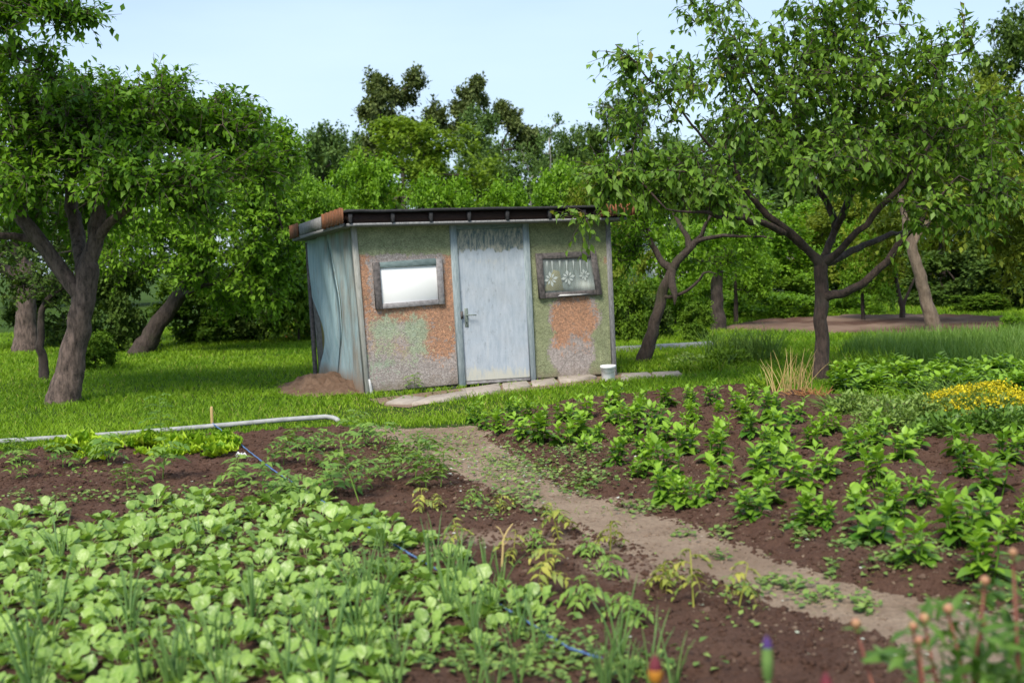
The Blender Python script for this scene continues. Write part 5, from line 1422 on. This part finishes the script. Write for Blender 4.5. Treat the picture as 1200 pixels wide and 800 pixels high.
def blades(name, label, px, py, wpx, hm, n, mat, cat, spread=.35, wid=.008, seed=1, stiff=.0, group=None, curve=.3, dep=.5, sub=None):
    rng = np.random.default_rng(seed); p = ground(px, py); k = p[1] / FPX; rx = wpx / 2 * k
    b = Buf()
    for q in range(n):
        a = rng.uniform(0, 6.28); r = math.sqrt(rng.random()); x, y = rx * r * math.cos(a), rx * r * math.sin(a) * dep
        ln = hm * rng.uniform(.55, 1.1); d = np.array([rng.normal() * spread, rng.normal() * spread, 1.0]); d /= np.linalg.norm(d)
        t = np.linspace(0, 1, 5)[:, None]; c = curve * rng.uniform(.2, 1.2)
        o2 = np.array([d[0], d[1], 0]); o2 = o2 / (np.linalg.norm(o2) + 1e-6)
        P = np.array([x, y, -.02]) + d * ln * t + o2 * ln * c * t ** 2.2 - np.array([0, 0, 1]) * ln * c * .6 * t ** 2.5
        tube(b, P, np.array([1, 1, .8, .55, .15]) * wid, 3, rng.random())
    return obj(name, mesh_of(name, b, M[mat], True), label=label, cat=cat, group=group, loc=p)
blades('dry_stalk_clump', 'tall straw coloured dry stalks in front of the cherry trunk', 928, 466, 54, .60, 46, 'straw', 'dry stalks', .20, .0055, 5, curve=.16)
blades('thatch_tuft', 'rust brown matted tuft at the foot of the dry stalks', 950, 470, 40, .22, 160, 'rust_thatch', 'dry grass', .5, .007, 6, curve=.5)
blades('grass_tuft', 'blue green grassy tuft right of the dry stalks', 990, 488, 46, .36, 110, 'blue_grass', 'grass tuft', .3, .008, 7, curve=.6)
blades('grass_tuft', 'pale arching grass tuft behind the yellow flowers', 1110, 474, 80, .42, 90, 'blue_grass', 'grass tuft', .3, .008, 8, curve=.6)
blades('grass_tuft', 'grass tuft growing left of the dry stalks', 900, 462, 44, .38, 90, 'grass_blade', 'grass tuft', .25, .007, 9, curve=.4)
blades('tall_weed_clump', 'tall feathery weeds left of the cherry trunk', 870, 424, 90, .62, 320, 'blue_grass', 'weeds', .2, .007, 10, curve=.3)
blades('tall_weed_clump', 'tall weeds right of the cherry trunk', 1000, 440, 110, .40, 260, 'grass_blade', 'weeds', .2, .007, 12, curve=.3)
blades('tall_weed_clump', 'weeds at the foot of the crooked tree', 815, 436, 70, .25, 160, 'grass_blade', 'weeds', .3, .008, 13, curve=.4)
dome_plant('low_weed_clump', 'dark leafy weeds on the grass left of the cherry', 852, 428, 60, 22, 'shrub_leaf', .07, 500, 'weeds', seed=31)
dome_plant('low_weed_clump', 'leafy weeds in front of the crooked tree', 806, 428, 44, 14, 'weed_leaf', .06, 300, 'weeds', seed=32)
dome_plant('orange_flower_bush', 'orange flowering bush at the back left corner of the shed', 348, 398, 34, 24, 'shrub_leaf', .07, 300, 'flowers', 'orange_flower', seed=33, nf=260)
dome_plant('blue_flower', 'single small blue flower left of the dry stalks', 892, 448, 10, 10, 'weed_leaf', .05, 40, 'flower', seed=34)
# onion field in the distance: fine blades nobody could count
def blade_field(name, label, poly_px, n, h, w, mat, seed, rows=None, tuft=1, keep=None, flat=False):
    rng = np.random.default_rng(seed); poly = gpoly(poly_px); lo, hi = poly.min(0), poly.max(0)
    C = rng.uniform(lo, hi, (n * 3, 2)); C = C[sdf(poly, C[:, 0], C[:, 1]) < 0][:n]
    b = Buf(); m = len(C); z = gz(C[:, 0], C[:, 1])
    a = rng.uniform(0, 6.28, m); ln = h * rng.uniform(.5, 1.15, m); d = np.stack([np.cos(a) * .35, np.sin(a) * .35, np.ones(m)], 1) ; d = nrm(d + rng.normal(size=(m, 3)) * .12)
    T = np.array([[-.5, 0, 0], [.5, 0, 0], [.3, .55, .02], [-.3, .55, .02], [0, 1, -.12]]); 
    y = d; x = nrm(np.cross(y, rdir(rng, m))); zz = np.cross(x, y)
    V = np.stack([C[:, 0], C[:, 1], z - .005], 1)[:, None] + T[None, :, 0:1] * x[:, None] * w + T[None, :, 1:2] * y[:, None] * ln[:, None, None] + T[None, :, 2:3] * zz[:, None] * ln[:, None, None]
    F4 = np.array([[0, 1, 2, 3]]); F3 = np.array([[3, 2, 4]]); off = (np.arange(m) * 5)[:, None, None]
    b.add(V.reshape(-1, 3), [(F4[None] + off).reshape(-1, 4), (F3[None] + off).reshape(-1, 3)], np.repeat(rng.random(m) * .89, 5))
    return obj(name, mesh_of(name, b, M[mat]), label=label, cat='crop', kind='stuff')
blade_field('onion_field', 'dense upright green onion rows beyond the cherry tree', [(985, 422), (1010, 405), (1100, 400), (1260, 396), (1300, 430), (1100, 432)], 9000, .34, .018, 'blue_grass', 41)

# ------------------------------------------------------------------ lawn grass, weeds on the path, clods, scraps
def grass():
    rng = np.random.default_rng(91); b = Buf()
    N = 760000
    Yd = np.exp(rng.uniform(math.log(7.5), math.log(34), N))        # denser near, in proportion to how large it shows
    X = rng.uniform(-.6, .6, N) * Yd
    keep = rng.random(N) < .55
    X, Yd = X[keep], Yd[keep]
    s = np.minimum.reduce([sdf(LEFT_BED, X, Yd), sdf(POTATO_BED, X, Yd), sdf(SHED_FOOT, X, Yd), sdf(FAR_BED, X, Yd)])
    e = (fbm(X, Yd, 3, 5) - .5) * .3
    pth = sdf(PATH, X, Yd) + e; pav = sdf(PAVING, X, Yd) + e * .5
    ok = (s + e * .4 > .02) & ((pth > .05) | (rng.random(len(X)) < .03)) & ((pav > .0) | (rng.random(len(X)) < .04))
    mound = ((X - mc[0] + .25) / .6) ** 2 + ((Yd - mc[1] - .6) / 1.3) ** 2
    ok &= (mound > .55) | (rng.random(len(X)) < .05)
    bare = fbm(X, Yd, 1.1, 88)
    worn = np.exp(-((X + 1.2) / 1.5) ** 2 - ((Yd - 13.4) / .7) ** 2)
    ok &= rng.random(len(X)) > worn * .35
    X, Yd, bare, worn = X[ok], Yd[ok], bare[ok], worn[ok]
    m = len(X); print('grass', m)
    tall = fbm(X, Yd, .9, 95)
    h = (.035 + .07 * tall) * rng.uniform(.6, 1.25, m) * np.where(X > 1.5, 1.25, 1) * (1 - .4 * worn) * np.where(Yd > 19, 1.25, 1)
    w = np.clip(.0006 * Yd, .004, .016) * rng.uniform(.7, 1.3, m)
    a = rng.uniform(0, 6.28, m)
    d = nrm(np.stack([np.cos(a) * .45, np.sin(a) * .45, np.ones(m)], 1) + rng.normal(size=(m, 3)) * .15)
    x = nrm(np.cross(d, rdir(rng, m)))
    base = np.stack([X, Yd, np.full(m, -.004)], 1)
    V = np.stack([base - x * w[:, None] * .5, base + x * w[:, None] * .5, base + d * h[:, None] * .6 + x * w[:, None] * .35, base + d * h[:, None] * .6 - x * w[:, None] * .35,
                  base + d * h[:, None] + np.stack([np.cos(a), np.sin(a), -.4 * np.ones(m)], 1) * h[:, None] * .25], 1)
    off = (np.arange(m) * 5)[:, None]
    var = np.clip(.15 + .75 * fbm(X, Yd, .7, 99) + rng.normal(size=m) * .16 + .25 * worn, 0, .88)
    dry = rng.random(m) < (.03 + .22 * worn); var[dry] = rng.uniform(.93, 1, dry.sum())
    b.add(V.reshape(-1, 3), [np.array([[0, 1, 2, 3]]) + off, np.array([[3, 2, 4]]) + off], np.repeat(var, 5))
    return obj('grass', mesh_of('grass', b, M['grass_blade']), label='short green lawn grass around the shed and trees', cat='grass', kind='stuff')
grass()
def ground_weeds():
    rng = np.random.default_rng(93); b = Buf()
    def spot(px, py, rx, ry, n, size=.042, h=.035):
        n = int(n * 1.15); rx *= 1.35; ry *= 1.35
        q = rng.normal(size=(n, 2)) * .5; 
        P = np.array([ground(px + a * rx, py + c * ry) for a, c in q]); P[:, 2] = gz(P[:, 0], P[:, 1]) + rng.uniform(.0, h, n)
        a = rng.uniform(0, 6.28, n); yd = np.stack([np.cos(a), np.sin(a), rng.uniform(-.1, .8, n)], 1)
        scatter(b, LEAF5, LEAF5F, P, yd, np.array([0, 0, 1.0]) + .3 * rdir(rng, n), size * rng.uniform(.5, 1.2, n), rng.uniform(0, 1, n), 1.4)
    for a in [(650, 555, 40, 14, 340), (690, 575, 30, 8, 220), (600, 545, 40, 10, 160), (620, 525, 30, 10, 120), (590, 560, 30, 14, 130), (560, 540, 40, 14, 120), (610, 585, 30, 8, 120), (760, 598, 30, 6, 120), (800, 600, 12, 5, 40),
              (940, 640, 18, 9, 110), (1000, 655, 22, 9, 130), (1055, 680, 34, 9, 200), (925, 690, 24, 6, 70), (905, 685, 10, 4, 30), (975, 675, 8, 6, 30), (1015, 715, 12, 8, 60), (960, 705, 26, 8, 60), (850, 630, 14, 4, 40), (800, 630, 14, 4, 30),
              (505, 520, 30, 8, 130), (540, 515, 30, 8, 80), (460, 535, 30, 10, 70), (870, 700, 30, 6, 50), (1160, 700, 40, 14, 160), (1100, 660, 30, 10, 60), (690, 545, 30, 10, 120), (840, 655, 14, 4, 30), (1080, 600, 60, 20, 40), (940, 580, 60, 20, 50),
              (560, 605, 30, 8, 80), (640, 612, 20, 5, 50), (480, 540, 30, 10, 90), (430, 545, 40, 14, 130), (390, 560, 20, 12, 80), (300, 580, 60, 10, 150), (120, 590, 80, 6, 150), (220, 590, 60, 10, 120), (40, 595, 40, 5, 90), (420, 670, 60, 10, 200),
              (350, 690, 60, 12, 200), (640, 790, 60, 20, 260), (540, 790, 60, 14, 180), (740, 800, 40, 12, 120), (640, 750, 40, 12, 80), (90, 560, 50, 8, 40), (800, 790, 60, 20, 30), (460, 455 + 12, 26, 3, 40), (515, 463, 20, 3, 80), (590, 450, 22, 2, 90)]:
        spot(*a)
    for k in range(260):
        spot(rng.uniform(440, 1150), rng.uniform(520, 760), 6, 3, 2, .03, .015)
    obj('ground_weeds', mesh_of('ground_weeds', b, M['weed_leaf']), label='small creeping weeds scattered over the path and beds', cat='weeds', kind='stuff')
    # fallen pale petals and leaf scraps
    b = Buf(); n = 520
    P = []
    while len(P) < n:
        px, py = (rng.normal(590, 60), rng.normal(545, 22)) if rng.random() < .62 else (rng.uniform(430, 1150), rng.uniform(505, 790)) if rng.random() < .6 else (rng.uniform(0, 720), rng.uniform(520, 800))
        if py > 500: P.append(ground(px, py))
    P = np.array(P); P[:, 2] = gz(P[:, 0], P[:, 1]) + .006
    a = rng.uniform(0, 6.28, n); yd = np.stack([np.cos(a), np.sin(a), rng.uniform(-.1, .25, n)], 1)
    scatter(b, LEAF4, LEAF4F, P, yd, np.array([0, 0, 1.0]) + .3 * rdir(rng, n), rng.uniform(.008, .03, n), rng.uniform(0, 1, n), 1.2)
    obj('fallen_petals', mesh_of('fallen_petals', b, M['white_petal']), label='pale fallen petals and leaf scraps on path and soil', cat='petals', kind='stuff')
ground_weeds()
def clods():
    rng = np.random.default_rng(95)
    I = np.array([[1, 0, 0], [0, 1, 0], [-1, 0, 0], [0, -1, 0], [.2, .1, .9], [0, 0, -1]], float)
    IF = np.array([[0, 1, 4], [1, 2, 4], [2, 3, 4], [3, 0, 4], [1, 0, 5], [2, 1, 5], [3, 2, 5], [0, 3, 5]])
    C = []
    for poly, n in ((LEFT_BED, 34000), (POTATO_BED, 30000)):
        lo, hi = poly.min(0), poly.max(0); lo = np.maximum(lo, [-6, 4.2]); hi = np.minimum(hi, [7, 17])
        c = rng.uniform(lo, hi, (n * 2, 2)); s = sdf(poly, c[:, 0], c[:, 1]); C.append(c[s < -.04][:n])
    C = np.concatenate(C); n = len(C)
    P = np.c_[C, gz(C[:, 0], C[:, 1])]
    q, w = project(P); v = (q[:, 0] > -20) & (q[:, 0] < 1220) & (q[:, 1] < 830); P = P[v]; n = len(P)
    sz = np.clip(rng.lognormal(math.log(.0105), .5, n), .004, .034)
    b = Buf()
    V = P[:, None] + I[None] * sz[:, None, None] * rng.uniform(.6, 1.3, (n, 6, 1)) * np.array([1, 1, .75])
    b.add(V.reshape(-1, 3), (IF[None] + (np.arange(n) * 6)[:, None, None]).reshape(-1, 3))
    me = mesh_of('soil_clods', b, M['soil'], False, {'dry': np.repeat(np.where(rng.random(n) < .05, .5, 0), 6)})
    obj('soil_clods', me, label='loose crumbs of soil over the beds', cat='soil', kind='stuff')
clods()
def path_crumbs():
    rng = np.random.default_rng(97); n = 7000
    lo, hi = PATH.min(0), PATH.max(0); lo = np.maximum(lo, [-2.5, 4.5]); hi = np.minimum(hi, [4.5, 13.5])
    c = rng.uniform(lo, hi, (n * 4, 2)); c = c[sdf(PATH, c[:, 0], c[:, 1]) < .1][:n]; n = len(c)
    P = np.c_[c, gz(c[:, 0], c[:, 1])]; sz = np.clip(rng.lognormal(math.log(.0055), .55, n), .003, .022)
    I = np.array([[1, 0, 0], [0, 1, 0], [-1, 0, 0], [0, -1, 0], [.2, .1, .9], [0, 0, -1]], float)
    IF = np.array([[0, 1, 4], [1, 2, 4], [2, 3, 4], [3, 0, 4], [1, 0, 5], [2, 1, 5], [3, 2, 5], [0, 3, 5]])
    b = Buf(); V = P[:, None] + I[None] * sz[:, None, None] * rng.uniform(.6, 1.3, (n, 6, 1)) * np.array([1, 1, .7])
    b.add(V.reshape(-1, 3), (IF[None] + (np.arange(n) * 6)[:, None, None]).reshape(-1, 3))
    obj('path_crumbs', mesh_of('path_crumbs', b, M['path_soil'], False, {'dry': np.repeat(rng.random(n), 6)}), label='loose crumbs and small stones on the earth path', cat='soil', kind='stuff')
path_crumbs()

# ------------------------------------------------------------------ blurred flowers close to the camera
BUDS = [(1187, 647, 3.0), (1154, 680, 3.0), (1111, 713, 3.1), (1083, 724, 3.1), (1070, 733, 3.0), (1077, 750, 2.95), (1151, 728, 3.05), (1003, 730, 3.15)]
proot = at(1150, 800, 3.05); proot = np.array([proot[0], 3.05, 0])
peony = obj('peony_plant', None, label='blurred peony plant with round pink buds on red stems, bottom right', cat='peony', loc=proot)
rng = np.random.default_rng(55)
BUDP = [(0, -.018), (.009, -.015), (.0155, -.004), (.0165, .004), (.012, .012), (.004, .017), (0, .0175)]
for k, (px, py, Y) in enumerate(BUDS):
    t = at(px, py, Y) - proot
    b = Buf(); r0 = np.array([rng.normal() * .06 + t[0] * .35, rng.normal() * .05, 0])
    m1 = r0 * .45 + t * .55 + np.array([rng.normal() * .015, 0, 0]); 
    tube(b, [r0, m1, t - np.array([0, 0, .012])], [.006, .005, .004], 7); st = part('stem', b, M['peony_stem'], peony, True)
    b = Buf(); lathe(b, BUDP, 12); b.V = [v * rng.uniform(.6, .9) + t for v in b.V]; part('bud', b, M['peony_bud'], peony, True)
    b = Buf(); n = 4; a = rng.uniform(0, 6.28) + np.arange(n) * 1.57; yd = np.stack([np.cos(a), np.sin(a), np.full(n, .3)], 1)
    scatter(b, LEAF5, LEAF5F, np.repeat((t - np.array([0, 0, .02]))[None], n, 0), yd, np.tile([0, 0, 1.0], (n, 1)), .035 * rng.uniform(.7, 1.2, n), rng.random(n)); part('sepal', b, M['peony_leaf'], peony)
b = Buf(); n = 520
PX = np.stack([rng.normal(1175, 50, n), rng.normal(790, 48, n)], 1)
pos = np.array([at(x, max(y, 690 + max(0, (1150 - x)) * .5), rng.uniform(2.85, 3.45)) for x, y in PX]) - proot
PL = leaf_grid([(0, .01), (.2, .10), (.5, .17), (.8, .10), (1, 0)], droop=.3, fold=.15, rise=.1)
yd = rdir(rng, n) * .8 + np.array([0, 0, .3]); scatter(b, PL[0], PL[1], pos, yd, np.array([0, 0, 1.0]) + .5 * rdir(rng, n), rng.uniform(.045, .09, n), rng.random(n) * .7); 
for (px, py) in ((1045, 772), (1062, 785), (1030, 765)):
    a = rng.uniform(0, 6.28, 3); yd = np.stack([np.cos(a), np.sin(a) * .3, np.full(3, .1)], 1)
    scatter(b, PL[0], PL[1], np.repeat((at(px, py, 3.1) - proot)[None], 3, 0), yd, np.tile([0, -.5, 1.0], (3, 1)), .08, rng.random(3))
part('foliage', b, M['peony_leaf'], peony, True)
def bud_flower(name, label, px, py, Y, prof, mats, cat):
    t = at(px, py, Y); p = np.array([t[0], Y, 0]); root = obj(name, None, label=label, cat=cat, loc=p)
    b = Buf(); tube(b, [[.02, 0, 0], [.005, 0, t[2] * .6], [0, 0, t[2] - .02]], [.006, .005, .005], 7); part('stem', b, M['green_stem'], root, True)
    for nm, pr, mt in zip(('bud_base', 'bud_tip'), prof, mats):
        b = Buf(); lathe(b, pr, 12); b.V = [v + np.array([0, 0, t[2]]) for v in b.V]; part(nm, b, M[mt], root, True)
bud_flower('iris_bud', 'blurred iris bud with violet tip at the bottom edge', 899, 768, 2.6, ([(0, -.06), (.011, -.05), (.013, -.01), (.011, .02)], [(.0112, .0195), (.009, .033), (0, .048)]), ('green_stem', 'purple_bud'), 'iris')
bud_flower('dark_bud', 'blurred maroon flower bud with amber base at the bottom edge', 768, 787, 2.6, ([(0, -.03), (.014, -.02), (.017, 0), (.016, .008)], [(.0162, .0075), (.013, .025), (0, .045)]), ('amber_bud', 'maroon_bud'), 'flower bud')
bud_flower('dark_bud', 'blurred dark maroon bud cut by the bottom edge, right of the iris', 968, 806, 2.6, ([(0, -.03), (.014, -.02), (.015, 0)], [(.0152, -.001), (.012, .02), (0, .04)]), ('maroon_bud', 'maroon_bud'), 'flower bud')

# print('triangles', sum(sum(len(p.vertices) - 2 for p in m.polygons) for m in bpy.data.meshes if len(m.polygons) < 5000) + sum(len(m.loops) - 2 * len(m.polygons) for m in bpy.data.meshes if len(m.polygons) >= 5000))
